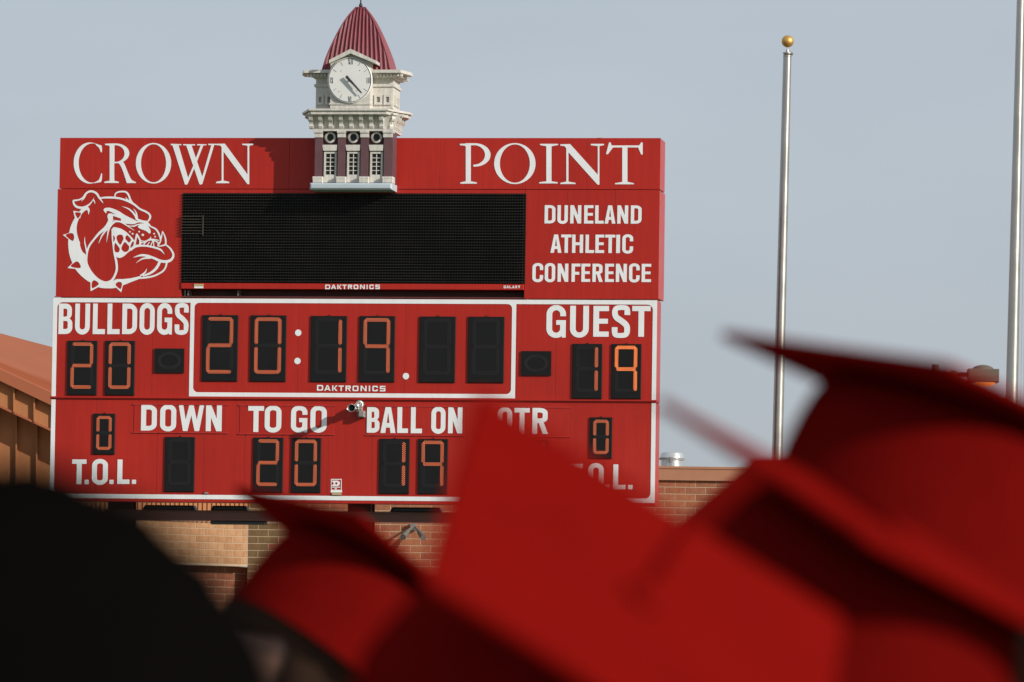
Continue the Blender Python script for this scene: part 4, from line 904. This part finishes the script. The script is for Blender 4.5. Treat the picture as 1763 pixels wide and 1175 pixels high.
    for i in range(9):
        mb = MB(); y = -.22 + i * .07; mb.box(us1 + .04, us1 + .112, y, y + .03, V(131.6, .29), V(127.6, .29)); th.part('dentil', mb, M['stone'])
    for x0, x1 in ((545.2, 558), (560.2, 573), (645, 658.8), (661, 674.4)):
        a, b = U(x0, WS, 172), U(x1, WS, 172); z0_, z1_ = V(181, WS), V(163.4, WS); mb = MB(); t = .030
        mb.box(a, a + t, -WS - .025, -WS - .0005, z0_, z1_); mb.box(b - t, b, -WS - .025, -WS - .0005, z0_, z1_); mb.box(a + t, b - t, -WS - .025, -WS - .0005, z0_, z0_ + t); mb.box(a + t, b - t, -WS - .025, -WS - .0005, z1_ - t, z1_)
        sq_ = th.part('square_panel', mb, M['stone']); mb = MB(); mb.box(a + t, b - t, -WS - .006, -WS - .0005, z0_ + t, z1_ - t); th.part('recess', mb, M['stone_grey'], parent=sq_)
    for y in (-.10, .02, .14):
        z0_, z1_ = V(181, WS), V(163.4, WS); mb = MB(); t = .022; X = us1 + .0005
        mb.box(X, X + .022, y, y + t, z0_, z1_); mb.box(X, X + .022, y + .09 - t, y + .09, z0_, z1_); mb.box(X, X + .022, y + t, y + .09 - t, z0_, z0_ + t); mb.box(X, X + .022, y + t, y + .09 - t, z1_ - t, z1_); th.part('square_panel', mb, M['stone'])
    # clock housing with gable
    WC = .42
    gp = [bp(x, y, WC) for x, y in ((568.6, 187), (636.6, 187), (637.4, 104), (603.3, 88), (569.2, 104))]
    mb = MB(); mb.loft([[(a, -WC, b) for a, b in gp], [(a, .05, b) for a, b in gp]]); th.part('clock_housing', mb, M['stone'])
    mb = MB(); mb.box(bp(567, 180, WC)[0], bp(638, 180, WC)[0], -WC - .012, -WC + .1, V(180.6, WC), V(178.2, WC)); th.part('sill_moulding', mb, M['stone'])
    for q in ([(603.6, 84.3), (566.5, 103.6), (566.5, 109.3), (603.3, 92.2)], [(603.6, 84.3), (647, 104.4), (647, 109.8), (603.3, 92.2)]):
        P = [bp(x, y, .50) for x, y in q]; mb = MB(); mb.loft([[(a, -.50, b) for a, b in P], [(a, -.20, b) for a, b in P]]); th.part('pediment_moulding', mb, M['stone'])
    cu, cv = bp(602.3, 138.4, .455); rc = .286
    mb = MB(); mb.loft([[(cu + r_ * math.cos(a), -w, cv + r_ * 1.02 * math.sin(a)) for a in [2 * math.pi * i / 72 for i in range(72)]] for r_, w in ((rc, .423), (rc, .448), (rc - .008, .455))]); clock = th.part('clock_face', mb, M['clockface'], ang=30)
    mb = MB(); mb.loft([[(cu + r_ * math.cos(a), -w, cv + r_ * 1.02 * math.sin(a)) for a in [2 * math.pi * i / 72 for i in range(72)]] for r_, w in ((rc * .955, .4555), (rc * .955, .4575), (rc * .935, .4575), (rc * .935, .4555))], False, False); th.part('clock_ring', mb, M['ink'], parent=clock)
    ST = lambda pts, w: (1, stroke(pts, w, 2)); OFF = (500, 70); Z = 7.665
    wm = .458
    traced(th, 'numeral', [ST([(766, 240), (786, 316)], 8), ST([(784, 240), (768, 316)], 4), ST([(803, 238), (803, 316)], 6), ST([(820, 238), (820, 316)], 6)], Z, OFF, 3, M['ink'], clock, wm)
    traced(th, 'numeral', [ST([(1012, 488), (1012, 566)], 6.5), ST([(1031, 488), (1031, 566)], 6.5), ST([(1049, 488), (1049, 566)], 6.5)], Z, OFF, 3, M['ink'], clock, wm)
    traced(th, 'numeral', [ST([(764, 738), (776, 810)], 8), ST([(788, 738), (777, 810)], 5), ST([(799, 738), (799, 810)], 6)], Z, OFF, 3, M['ink'], clock, wm)
    traced(th, 'numeral', [ST([(527, 488), (527, 566)], 6.5), ST([(543, 488), (562, 566)], 7), ST([(561, 488), (544, 566)], 5)], Z, OFF, 3, M['ink'], clock, wm)
    for a, b in (((664, 288), (690, 332)), ((922, 288), (896, 334)), ((1010, 388), (972, 414)), ((965, 634), (1008, 666)), ((893, 716), (920, 764)), ((682, 712), (652, 764)), ((606, 633), (562, 662)), ((566, 384), (610, 416))):
        traced(th, 'hour_mark', [ST([a, b], 6)], Z, OFF, 2.5, M['greymark'], clock, wm)
    for a in ((669, 402), (915, 396), (642, 674), (880, 664)): traced(th, 'screw_head', [(1, ell(*a, 8, 6, 12))], Z, OFF, 3, M['greymark'], clock, wm)
    for nm, q, w in (('minute_hand', [(722, 482), (746, 458), (944, 686), (932, 702)], .50), ('hour_hand', [(724, 490), (752, 462), (874, 616), (862, 628)], .49)):
        P = [bp(500 + x / Z, 70 + y / Z, w) for x, y in q]; mb = MB(); mb.loft([[(a, -w, b) for a, b in P], [(a, -w + .006, b) for a, b in P]]); th.part(nm, mb, M['ink'], parent=clock)
    mb = MB(); pu, pv = bp(602.3, 138.2, .48); mb.tube((pu, -.455, pv), (pu, -.503, pv), .010); th.part('spindle', mb, M['ink'], parent=clock)
    # curved roof of four corrugated faces
    zb, zt_ = V(120.6, .2), V(13.6, .0); wc = -.06
    hy = np.array([415, 350, 270, 180, 110, 70, 48.]); hw = np.array([201, 185, 155, 115, 77, 48, 29]) / 3.4565 * .00745
    def half(t):     # t = 0 base .. 1 top
        y = 415 - t * (415 - 48); return float(np.interp(-y, -hy, hw))
    ts = np.linspace(0, 1, 30); hs = np.array([half(t) for t in ts]); hs = np.convolve(np.pad(hs, 2, mode='reflect', reflect_type='odd'), np.ones(5) / 5, 'valid')
    ucn = U(613.3, .20, 120)
    asp = .60; nx = 156
    for f in range(4):
        vv = []
        for t, h in zip(ts, hs):
            z = zb + (zt_ - zb) * t; ha, hb = (h, h * asp) if f % 2 == 0 else (h * asp, h)
            for i in range(nx + 1):
                s = -1 + 2 * i / nx; x = s * ha; dsp = .013 * math.sin(2 * math.pi * x / (.060 * (.55 + .45 * h / hs[0]))) * min(1, (1 - abs(s)) * 12); o_ = hb + dsp
                P = {0: (x, -o_), 2: (-x, o_), 1: (o_, x), 3: (-o_, -x)}[f]; vv.append((ucn + P[0], -wc + P[1], z))
        mb = MB(); mb.add(vv, [(k * (nx + 1) + i, k * (nx + 1) + i + 1, (k + 1) * (nx + 1) + i + 1, (k + 1) * (nx + 1) + i) for k in range(len(ts) - 1) for i in range(nx)])
        th.part('roof_face', mb, M['dome'], smooth=True, flip=False)
    for sx in (-1, 1):
        for sy in (-1, 1):
            mb = MB(); P = [Vector((ucn + sx * h, -wc + sy * h * asp, zb + (zt_ - zb) * t)) for t, h in zip(ts, hs)]
            mb.loft([[p + Vector((.010 * math.cos(a), .010 * math.sin(a), 0)) for a in [2 * math.pi * i / 8 for i in range(8)]] for p in P]); th.part('hip_cap', mb, M['dome'], smooth=True)
    mb = MB(); h = hs[-1] + .004; mb.box(ucn - h, ucn + h, -wc - h * asp - .006, -wc + h * asp + .006, zt_ - .01, zt_ + .012); th.part('roof_cap', mb, M['dome'])
    mb = MB(); mb.lathe([(.012, 0), (.024, .012), (.024, .03), (.013, .045), (.009, .07), (.008, .30), (.002, .42)], 14, (ucn, -wc, zt_ + .012)); th.part('finial', mb, M['blacksteel'], ang=40)
tower()

# ------------------------------------------------------------------ horn speakers on the board
def horns():
    u, v = bp(620.5, 712, .06)
    th = Thing('horn_speaker', 'pair of small silver horn speakers on one bracket beside the words TO GO', 'speaker', (u, 0, v), frame=BF)
    mb = MB(); a0, a1, c0, c1 = bp(615.6, 712, .12)[0], bp(626.6, 712, .12)[0], bp(621, 718.4, .12)[1], bp(621, 707.5, .12)[1]
    mb.bevbox(a0, a1, -.12, -.001, c0, c1, .008); mb.box(a0 + .02, a0 + .03, -.128, -.12, c0 + .01, c1 - .01); th.part('junction_box', mb, M['greymetal'])
    mb = MB(); mb.tube(((a0 + a1) / 2, -.06, c1), ((a0 + a1) / 2, -.06, c1 + .06), .014); m0 = bp(605, 702.5, .45); m1 = bp(618.8, 696.0, .30)
    mb.tube(((a0 + a1) / 2, -.06, c1 + .03), ((a0 + a1) / 2 - .04, -.12, c1 + .02), .011); th.part('bracket', mb, M['greymetal'])
    def horn(m_, w, dirv, r, L, tail, hollow=True):
        p = Vector((m_[0], -w, m_[1])); d = Vector(dirv).normalized(); t = d.orthogonal().normalized(); b = d.cross(t)
        def rings(prof): return [[p + d * x + (t * math.cos(a) + b * math.sin(a)) * q for a in [2 * math.pi * i / 28 for i in range(28)]] for q, x in prof]
        mb = MB(); mb.loft(rings([(.030, -L - .09), (.036, -L - .07), (.036, -L), (.020, -L + .01), (.018, -L * .7), (r * .55, -L * .35), (r * .82, -L * .12), (r, 0), (r * 1.06, .004), (r * 1.04, .010), (r * .93, .006), (r * .72, -L * .12), (r * .42, -L * .3), (.012, -L * .45)]))
        o = th.part('horn', mb, M['chrome'], ang=45)
        if hollow: mb = MB(); mb.loft(rings([(r * .45, -L * .26), (r * .30, -L * .16), (r * .05, -L * .13)])); th.part('phase_plug', mb, M['blacksteel'], parent=o, ang=40)
        else: mb = MB(); mb.loft(rings([(r * .6, -L * .2), (r * .42, -.01), (r * .08, .012)])); th.part('phase_plug', mb, M['chrome'], parent=o, ang=40)
        mb = MB(); mb.tube(p - d * (L + .03), Vector(tail), .010); th.part('arm', mb, M['greymetal'], parent=o)
    horn(m0, .45, (-.08, -1, -.02), .050, .26, ((a0 + a1) / 2 - .03, -.08, c1 + .02)); horn(m1, .26, (.42, -.85, .12), .050, .14, ((a0 + a1) / 2, -.07, c1 + .05), False)
horns()

# ------------------------------------------------------------------ flagpoles and street lamp
def flagpole(label, Y, top, low, dt, dl, ball=True):
    p = at(*top, Y); q = at(*low, Y); k = (p.z - 0) / (p.z - q.z); g = p + (q - p) * k; S = Y / F_PX
    r0, r1 = dt * S / 2, dl * S / 2; rg = r0 + (r1 - r0) * k
    th = Thing('flagpole', label, 'flagpole', (g.x, Y, 0), group='metal flagpoles right of the scoreboard')
    mb = MB(); mb.tube(g, p, min(rg, .13), r0, 40); th.part('pole', mb, M['alu'], ang=40)
    mb = MB(); mb.lathe([(.30, 0.002), (.30, .03), (.2, .09), (rg + .01, .13)], 32, (g.x, Y, 0)); th.part('base_collar', mb, M['alu'], ang=40)
    d = (p - q).normalized()
    mb = MB(); t = p + d * .004; mb.tube(t, t + d * .012, r0 * 1.05, n=24); mb.tube(t + d * .012, t + d * .035, r0 * .85, r0 * 1.0, 24); mb.tube(t + d * .035, t + d * .05, r0 * 1.12, n=24); mb.tube(t + d * .05, t + d * .09, r0 * .5, r0 * .3, 20); th.part('truck', mb, M['alu'], ang=40)
    mb = MB(); wx = r0 * 1.2; mb.tube(t + Vector((wx * .4, -.02, .045)), t + Vector((wx * 1.15, -.02, .03)), .02, .02, 14); th.part('pulley', mb, M['greymetal'], ang=40)
    mb = MB(); mb.tube(t + d * .08, t + d * .14, .009); th.part('spindle', mb, M['galv'])
    mb = MB(); c = t + d * .196; mb.lathe([(.0785 * math.sin(R(a)) + .0005, .0785 * -math.cos(R(a))) for a in range(0, 181, 9)], 36, c); th.part('ball', mb, M['gold'], ang=60)
    return th, g, p, rg, r0
flagpole('metal flagpole nearer the board with its gold ball in full view', 84.0, (1355.5, 98), (1338.5, 775), 14.2, 18.6)
th, g, p, rg, r0 = flagpole('taller metal flagpole with rope cut by the right picture edge', 80.0, (1764, -280), (1741.5, 700), 11, 21.5)
mb = MB()
for off in (.045, .085): mb.tube(g + Vector((rg + off, -.05, 1.2)), p + Vector((r0 + off * .6, -.05, -.03)), .0035, n=6)
th.part('halyard', mb, M['rope'])
mb = MB(); c_ = g.lerp(p, .30) + Vector((rg * .8, -.06, 0)); mb.box(g.x + rg - .03, g.x + rg + .05, 79.9, 79.95, 1.15, 1.25); th.part('cleat', mb, M['greymetal'])
def lamp():
    Y = 100.0; c = at(1692.3, 648, Y); S = Y / F_PX; hw = 26.5 * S; zt = at(1692, 636.4, Y).z; zb = at(1692, 659, Y).z
    pole = at(1610, 648, Y)
    th = Thing('street_lamp', 'brown street lamp with glowing amber lens behind the upper right cap', 'street lamp', (pole.x, Y, 0))
    mb = MB(); mb.bevbox(c.x - hw, c.x + hw, Y - .20, Y + .20, zb, zt, .012)
    for k in range(3): z = zb + .035 + .022 * k; mb.box(c.x - hw * .98, c.x + hw * .98, Y - .206, Y - .2, z, z + .008)
    th.part('housing', mb, M['bronze'])
    mb = MB(); r = 19 * S; mb.lathe([(r, -.0), (r * .93, .022), (r * .7, .047), (r * .35, .064), (.005, .07)], 32, (c.x, Y, zt + .001)); th.part('dome', mb, M['bronze'], ang=40)
    mb = MB(); mb.lathe([(r * .95, 0), (r * .85, -.03), (r * .6, -.052), (r * .3, -.062), (.004, -.065)], 32, (c.x + .03, Y, zb - .001)); th.part('refractor', mb, M['lamp_glow'], ang=50)
    mb = MB(); za = at(1650, 645.5, Y).z; mb.box(pole.x + .05, c.x - hw - .001, Y - .035, Y + .035, za - .035, za + .035); mb.box(at(1637, 640, Y).x, at(1646, 640, Y).x, Y - .045, Y + .045, za - .045, za + .06); th.part('arm', mb, M['bronze'])
    mb = MB(); mb.tube((pole.x, Y, 0), (pole.x, Y, za + .15), .09, .055, 20); mb.box(pole.x - .2, pole.x + .2, Y - .2, Y + .2, 0.003, .03); th.part('pole', mb, M['bronze'], ang=40)
lamp()

# ------------------------------------------------------------------ people
def skin_body():
    P = [(0, 0, .95, .125), (0, 0, 1.15, .118), (0, 0, 1.32, .13), (0, 0, 1.44, .062), (.008, 0, 1.50, .052), (.018, 0, 1.555, .066), (.012, 0, 1.62, .088), (.005, 0, 1.685, .072)]
    E = [(0, 1), (1, 2), (2, 3), (3, 4), (4, 5), (5, 6), (6, 7)]
    for s in (-1, 1):
        b = len(P); P += [(0, s * .165, 1.385, .052), (-.01, s * .225, 1.12, .040), (.07, s * .235, .89, .026), (.10, s * .235, .82, .026)]
        E += [(2, b), (b, b + 1), (b + 1, b + 2), (b + 2, b + 3)]
        for k, (dx, ln) in enumerate(((-.024, .075), (-.008, .088), (.008, .082), (.024, .065))):
            q = len(P); P += [(.112 + dx, s * .232, .79, .0095), (.120 + dx, s * .226, .79 - ln * .5, .0085), (.118 + dx, s * .212, .79 - ln, .0075)]; E += [(b + 3, q), (q, q + 1), (q + 1, q + 2)]
        q = len(P); P += [(.12, s * .212, .845, .011), (.15, s * .200, .815, .0095), (.158, s * .196, .785, .008)]; E += [(b + 2, q), (q, q + 1), (q + 1, q + 2)]
        q = len(P); P += [(0, s * .09, .86, .088), (.015, s * .10, .49, .056), (-.01, s * .105, .10, .036), (.05, s * .11, .045, .036), (.14, s * .12, .035, .032)]; E += [(0, q), (q, q + 1), (q + 1, q + 2), (q + 2, q + 3), (q + 3, q + 4)]
    me = bpy.data.meshes.new('body_skeleton'); me.from_pydata([p[:3] for p in P], E, [])
    o = bpy.data.objects.new('body_skeleton', me); COL.objects.link(o)
    sk = o.modifiers.new('skin', 'SKIN'); ss = o.modifiers.new('sub', 'SUBSURF'); ss.levels = 2
    for i, p in enumerate(P):
        d = me.skin_vertices[0].data[i]; d.radius = (p[3], p[3] * (1.0 if i > 2 else .78)); d.use_root = (i == 0)
    dg = bpy.context.evaluated_depsgraph_get(); out = bpy.data.meshes.new_from_object(o.evaluated_get(dg)); bpy.data.objects.remove(o)
    V = np.array([v.co[:] for v in out.vertices]); F_ = [tuple(p.vertices) for p in out.polygons]; bpy.data.meshes.remove(out)
    g = lambda c, r: np.exp(-(((V - np.array(c)) / np.array(r)) ** 2).sum(1))
    nose = g((.10, 0, 1.605), (.03, .014, .025)); V[:, 0] += .026 * nose
    for s in (-1, 1): V[:, 0] -= .010 * g((.095, s * .03, 1.63), (.03, .016, .014)); V[:, 0] += .006 * g((.095, s * .032, 1.652), (.03, .025, .010)); V[:, 1] += s * .014 * g((.0, s * .085, 1.61), (.014, .03, .028))
    V[:, 0] += .010 * g((.09, 0, 1.568), (.03, .022, .008)); V[:, 0] -= .006 * g((.09, 0, 1.558), (.03, .025, .005)); V[:, 0] += .014 * g((.07, 0, 1.53), (.04, .03, .016))
    return V, F_
BODYV, BODYF = skin_body()
HC = np.array([.008, 0, 1.63])                       # head centre of the standing figure, facing +x
def cloth_loft(rings_def, n=48, fold=0.0, seed=0):
    rnd = random.Random(seed); ph = [rnd.uniform(0, 6.28) for _ in range(4)]; rings = []
    for k, (cx, cy, z, rx, ry) in enumerate(rings_def):
        ring = []
        for i in range(n):
            a = 2 * math.pi * i / n; f = 1 + fold * max(0, (1.35 - z)) * (math.sin(9 * a + ph[0]) * .6 + math.sin(14 * a + ph[1] + z * 2) * .4)
            ring.append((cx + rx * f * math.cos(a), cy + ry * f * math.sin(a), z))
        rings.append(ring)
    return rings
def person(label, cap, hair, dress='gown', pos=None, tiltk=.5, seed=0, hscale=(1, 1, 1), group=None):
    if cap:
        (cx, cy), d, a, b = cap; C0 = atd(cx, cy, d)
        tw = lambda v: c_r * v[0] + c_u * v[1] - c_f * v[2]
        a, b = tw(a), tw(b); fwd = (-(a + b)).normalized(); n_ = a.cross(b); n_ = n_ if n_.z > 0 else -n_; n_.normalize(); fwd = (fwd - n_ * fwd.dot(n_)).normalized(); left = n_.cross(fwd)
        headc = C0 - n_ * .128 + fwd * .008; az = math.atan2(fwd.y, fwd.x); tilt = math.atan2(fwd.z, math.hypot(fwd.x, fwd.y))
    else: headc, az, tilt = pos; 
    k = headc.z / HC[2]
    base = Vector((0, 0, 0)); ht = tilt * tiltk
    V = BODYV.copy(); piv = np.array([0, 0, 1.47])
    wgt = np.clip((V[:, 2] - 1.45) / .10, 0, 1) * (np.abs(V[:, 1]) < .14); an = -ht * wgt; X, Z = V[:, 0] - piv[0], V[:, 2] - piv[2]
    V[:, 0] = piv[0] + X * np.cos(an) + Z * np.sin(an); V[:, 2] = piv[2] - X * np.sin(an) + Z * np.cos(an)
    hx, hz = HC[0] - piv[0], HC[2] - piv[2]; hcl = Vector((piv[0] + hx * math.cos(-ht) + hz * math.sin(-ht), 0, piv[2] - hx * math.sin(-ht) + hz * math.cos(-ht)))
    k = headc.z / hcl.z; V *= k; hcl *= k
    rot = Matrix.Rotation(az, 3, 'Z'); origin = headc - rot @ hcl; origin.z = 0
    th = Thing('person', label, 'person', (0, 0, 0), group=group); th.e.location = origin; th.e.rotation_euler = (0, 0, az)
    me = mesh_from('body', V.tolist(), BODYF, M['skin'], smooth=True); th.part('body', me, None)
    for s in (-1, 1):
        q = hcl + Vector((.078 * k * math.cos(ht), s * .030 * k, .078 * k * math.sin(ht) + .0)); mb = MB(); mb.lathe([(.011 * k * math.sin(R(t)) + .0004, -.011 * k * math.cos(R(t))) for t in range(0, 181, 20)], 14, q); th.part('eye', mb, M['eye'], smooth=True)
    # hair: shell over the crown and the back of the head
    rnd = random.Random(seed); mb = MB(); rings = []; nn = 40; Hr = Matrix.Rotation(-ht, 3, 'Y')
    full = cap is None
    for i in range(0, 19):
        t = math.pi * i / 18 * .80; ring = []
        for j in range(nn):
            p = 2 * math.pi * j / nn; x, y, z = math.sin(t) * math.cos(p), math.sin(t) * math.sin(p), math.cos(t)
            back = .5 - .5 * math.cos(p - math.pi) if False else (1 - math.cos(p)) / 2
            f = 1 + (.012 * math.sin(7 * p + 5 * t + seed) + .02 * rnd.uniform(-1, 1)) * (1 if i else 0)
            (cl := not full); rx = (.094 if cl else .100) if x > 0 else (.098 if cl else .106); lim = 1.0
            if z < 0.15 and x > 0.15: lim = .80          # keeps clear of the face
            v = Vector((x * rx * f * lim * hscale[0] - .006, y * (.084 if cl else .092) * f * (lim if lim < 1 else 1) * hscale[1], z * (.100 if cl else .112) * f * hscale[2] + (.004 if cl else .012))) * k
            ring.append(hcl + Hr @ v)
        rings.append(ring)
    mb.loft(rings); th.part('hair', mb, hair, smooth=True)
    # clothes
    if dress == 'gown':
        g = M['gown']; rd = [(0, 0, 1.475, .062, .066), (0, 0, 1.45, .085, .10), (0, 0, 1.425, .105, .165), (0, 0, 1.385, .125, .205), (0, 0, 1.30, .150, .215), (0, 0, 1.1, .165, .215), (0, 0, .8, .20, .245), (0, 0, .5, .235, .285), (0, 0, .26, .26, .315)]
        mb = MB(); mb.loft([[tuple(c * k for c in p) for p in r] for r in cloth_loft(rd, 64, .08, seed)], False, False); th.part('gown', mb, g, smooth=True)
        for s in (-1, 1):
            mb = MB(); rr_ = []
            for (x, y, z, r_) in ((0, .15, 1.40, .075), (0, .195, 1.34, .085), (-.01, .225, 1.14, .088), (.03, .235, 1.0, .10), (.07, .24, .90, .115)):
                rr_.append([((x + r_ * math.cos(2 * math.pi * i / 24)) * k, (s * y + r_ * .8 * math.sin(2 * math.pi * i / 24)) * k, z * k) for i in range(24)])
            mb.loft(rr_, True, False); th.part('sleeve', mb, g, smooth=True)
    else:
        mb = MB(); rd = [(0, 0, 1.47, .066, .070), (0, 0, 1.45, .085, .10), (0, 0, 1.425, .105, .165), (0, 0, 1.385, .125, .20), (0, 0, 1.25, .145, .19), (0, 0, 1.05, .14, .175), (0, 0, .88, .145, .185)]
        mb.loft([[tuple(c * k for c in p) for p in r] for r in cloth_loft(rd, 48, .03, seed)], False, False); th.part('shirt', mb, M['shirt'], smooth=True)
        for s in (-1, 1):
            mb = MB(); rr_ = [[((x + r_ * math.cos(2 * math.pi * i / 20)) * k, (s * y + r_ * math.sin(2 * math.pi * i / 20)) * k, z * k) for i in range(20)] for (x, y, z, r_) in ((0, .15, 1.39, .07), (0, .19, 1.34, .072), (-.01, .222, 1.15, .062))]
            mb.loft(rr_, True, False); th.part('sleeve', mb, M['shirt'], smooth=True)
            mb = MB(); rr_ = [[((x + r_ * math.cos(2 * math.pi * i / 20)) * k, (s * y + r_ * math.sin(2 * math.pi * i / 20)) * k, z * k) for i in range(20)] for (x, y, z, r_) in ((0, .085, .93, .10), (.0, .092, .80, .10), (.015, .10, .49, .075), (-.01, .105, .08, .06))]
            mb.loft(rr_, True, False); th.part('trouser_leg', mb, M['trousers'], smooth=True)
    for s in (-1, 1):
        mb = MB(); mb.loft([[((x + rx * math.cos(2 * math.pi * i / 20)) * k, (s * .115 + ry * math.sin(2 * math.pi * i / 20)) * k, z * k) for i in range(20)] for (x, z, rx, ry) in ((.06, .003, .13, .048), (.06, .03, .135, .052), (.04, .07, .11, .05), (.0, .11, .055, .05))]); th.part('shoe', mb, M['blacksteel'], smooth=True)
    if not cap: return th
    # the cap: local frame x = towards its front corner, y = left, z = up through the board
    Mw = Matrix(((fwd.x, left.x, n_.x, C0.x), (fwd.y, left.y, n_.y, C0.y), (fwd.z, left.z, n_.z, C0.z), (0, 0, 0, 1)))
    Me = Matrix.Translation(origin) @ Matrix.Rotation(az, 4, 'Z'); L = Me.inverted() @ Mw
    def cpart(name, mb, mt, parent=None, **kw):
        v = [L @ Vector(p) for p in mb.v]; q = MB(); q.v = [tuple(p) for p in v]; q.f = mb.f; q.mi = mb.mi; return th.part(name, q, mt, parent, **kw)
    mb = MB(); rings = []
    for t in np.linspace(0, 1, 9):
        rx = .070 + .048 * t ** .42; ry = .066 + .042 * t ** .42; ring = []
        for j in range(48):
            p = 2 * math.pi * j / 48; low = .112 + .022 * (1 - math.cos(p)) / 2
            ring.append((-.012 * t + rx * math.cos(p), ry * math.sin(p), -.0035 - low * t ** 1.2))
        rings.append(ring)
    mb.loft(rings, True, False); cp_ = cpart('cap', mb, M['capcloth'], smooth=True)
    h = .2413 / math.sqrt(2); mb = MB(); c = .004
    def sq(r, z):
        out = []
        for i in range(4):
            a0 = math.pi / 2 * i; p0 = Vector((r * math.cos(a0), r * math.sin(a0), z)); pr = Vector((r * math.cos(a0 - .785 * 2), r * math.sin(a0 - .785 * 2), z)); pn = Vector((r * math.cos(a0 + .785 * 2), r * math.sin(a0 + .785 * 2), z))
            out += [tuple(p0 + (pr - p0).normalized() * c), tuple(p0 + (pn - p0).normalized() * c)]
        return out
    mb.loft([sq(h - .002, -.003), sq(h, -.0015), sq(h, .0015), sq(h - .002, .003)]); cpart('board', mb, M['cloth'], cp_)
    mb = MB(); mb.lathe([(.011, .0031), (.0105, .006), (.007, .0085), (.001, .009)], 16); cpart('button', mb, M['cloth'], cp_, smooth=True)
    side = -1; mb = MB(); end = Vector((h * .42, side * h * .56, .0045)); st = Vector((.006, side * .006, .006)); mb.tube(st, end, .0022, n=8)
    mb.tube(end, end + Vector((.004, side * .006, -.02)), .0022, n=8); e2 = end + Vector((.004, side * .007, -.02)); mb.tube(e2, e2 + Vector((0, 0, -.018)), .006, n=10); mb.tube(e2 + Vector((0, 0, -.018)), e2 + Vector((0.002, 0, -.10)), .006, .011, 12); cpart('tassel', mb, M['tassel'], cp_)
    return th
G = 'graduates in red caps and gowns'
person('graduate in a dim red cap glimpsed between the bright cap and the pointed one', ((1329, 870), 8.3, (-200, -160, 198), (228, -1, 230)), M['hair_brown'], seed=9, group=G)
person('graduate in red cap and gown whose pointed board rises highest at right', ((1625, 691), 4.7, (370, -53, 433), (401, -180, -365)), M['hair_brown'], seed=2, group=G)
person('graduate whose red cap is seen edge-on, lower right, nearest of the caps', ((1546, 931), 3.9, (500, -258, -399), (334, -224, 561)), M['hair_black'], seed=4, group=G)
person('graduate with the small dark red cap left of centre, farthest away', ((632, 967), 7.07, (225, -40, 306), (240, -215, -205)), M['hair_light'], seed=6, group=G)
person('graduate whose bright red cap board and button face the viewer, centre', ((1102, 1037), 3.47, (650, -410, -98.6), (-85, -305, 707)), M['hair_black'], seed=3, group=G)
hp = atd(-58, 1420, 2.15)
person('bare-headed person with black hair filling the lower left corner', None, M['hair_black'], dress='plain', pos=(hp, math.pi * .97, 0.0), seed=5)

hp = atd(1775, 1275, 5.6)
person('bare-headed dark-haired person low at the right picture edge, behind the caps', None, M['hair_brown'], dress='plain', pos=(hp, math.pi * 1.02, 0.0), seed=8)
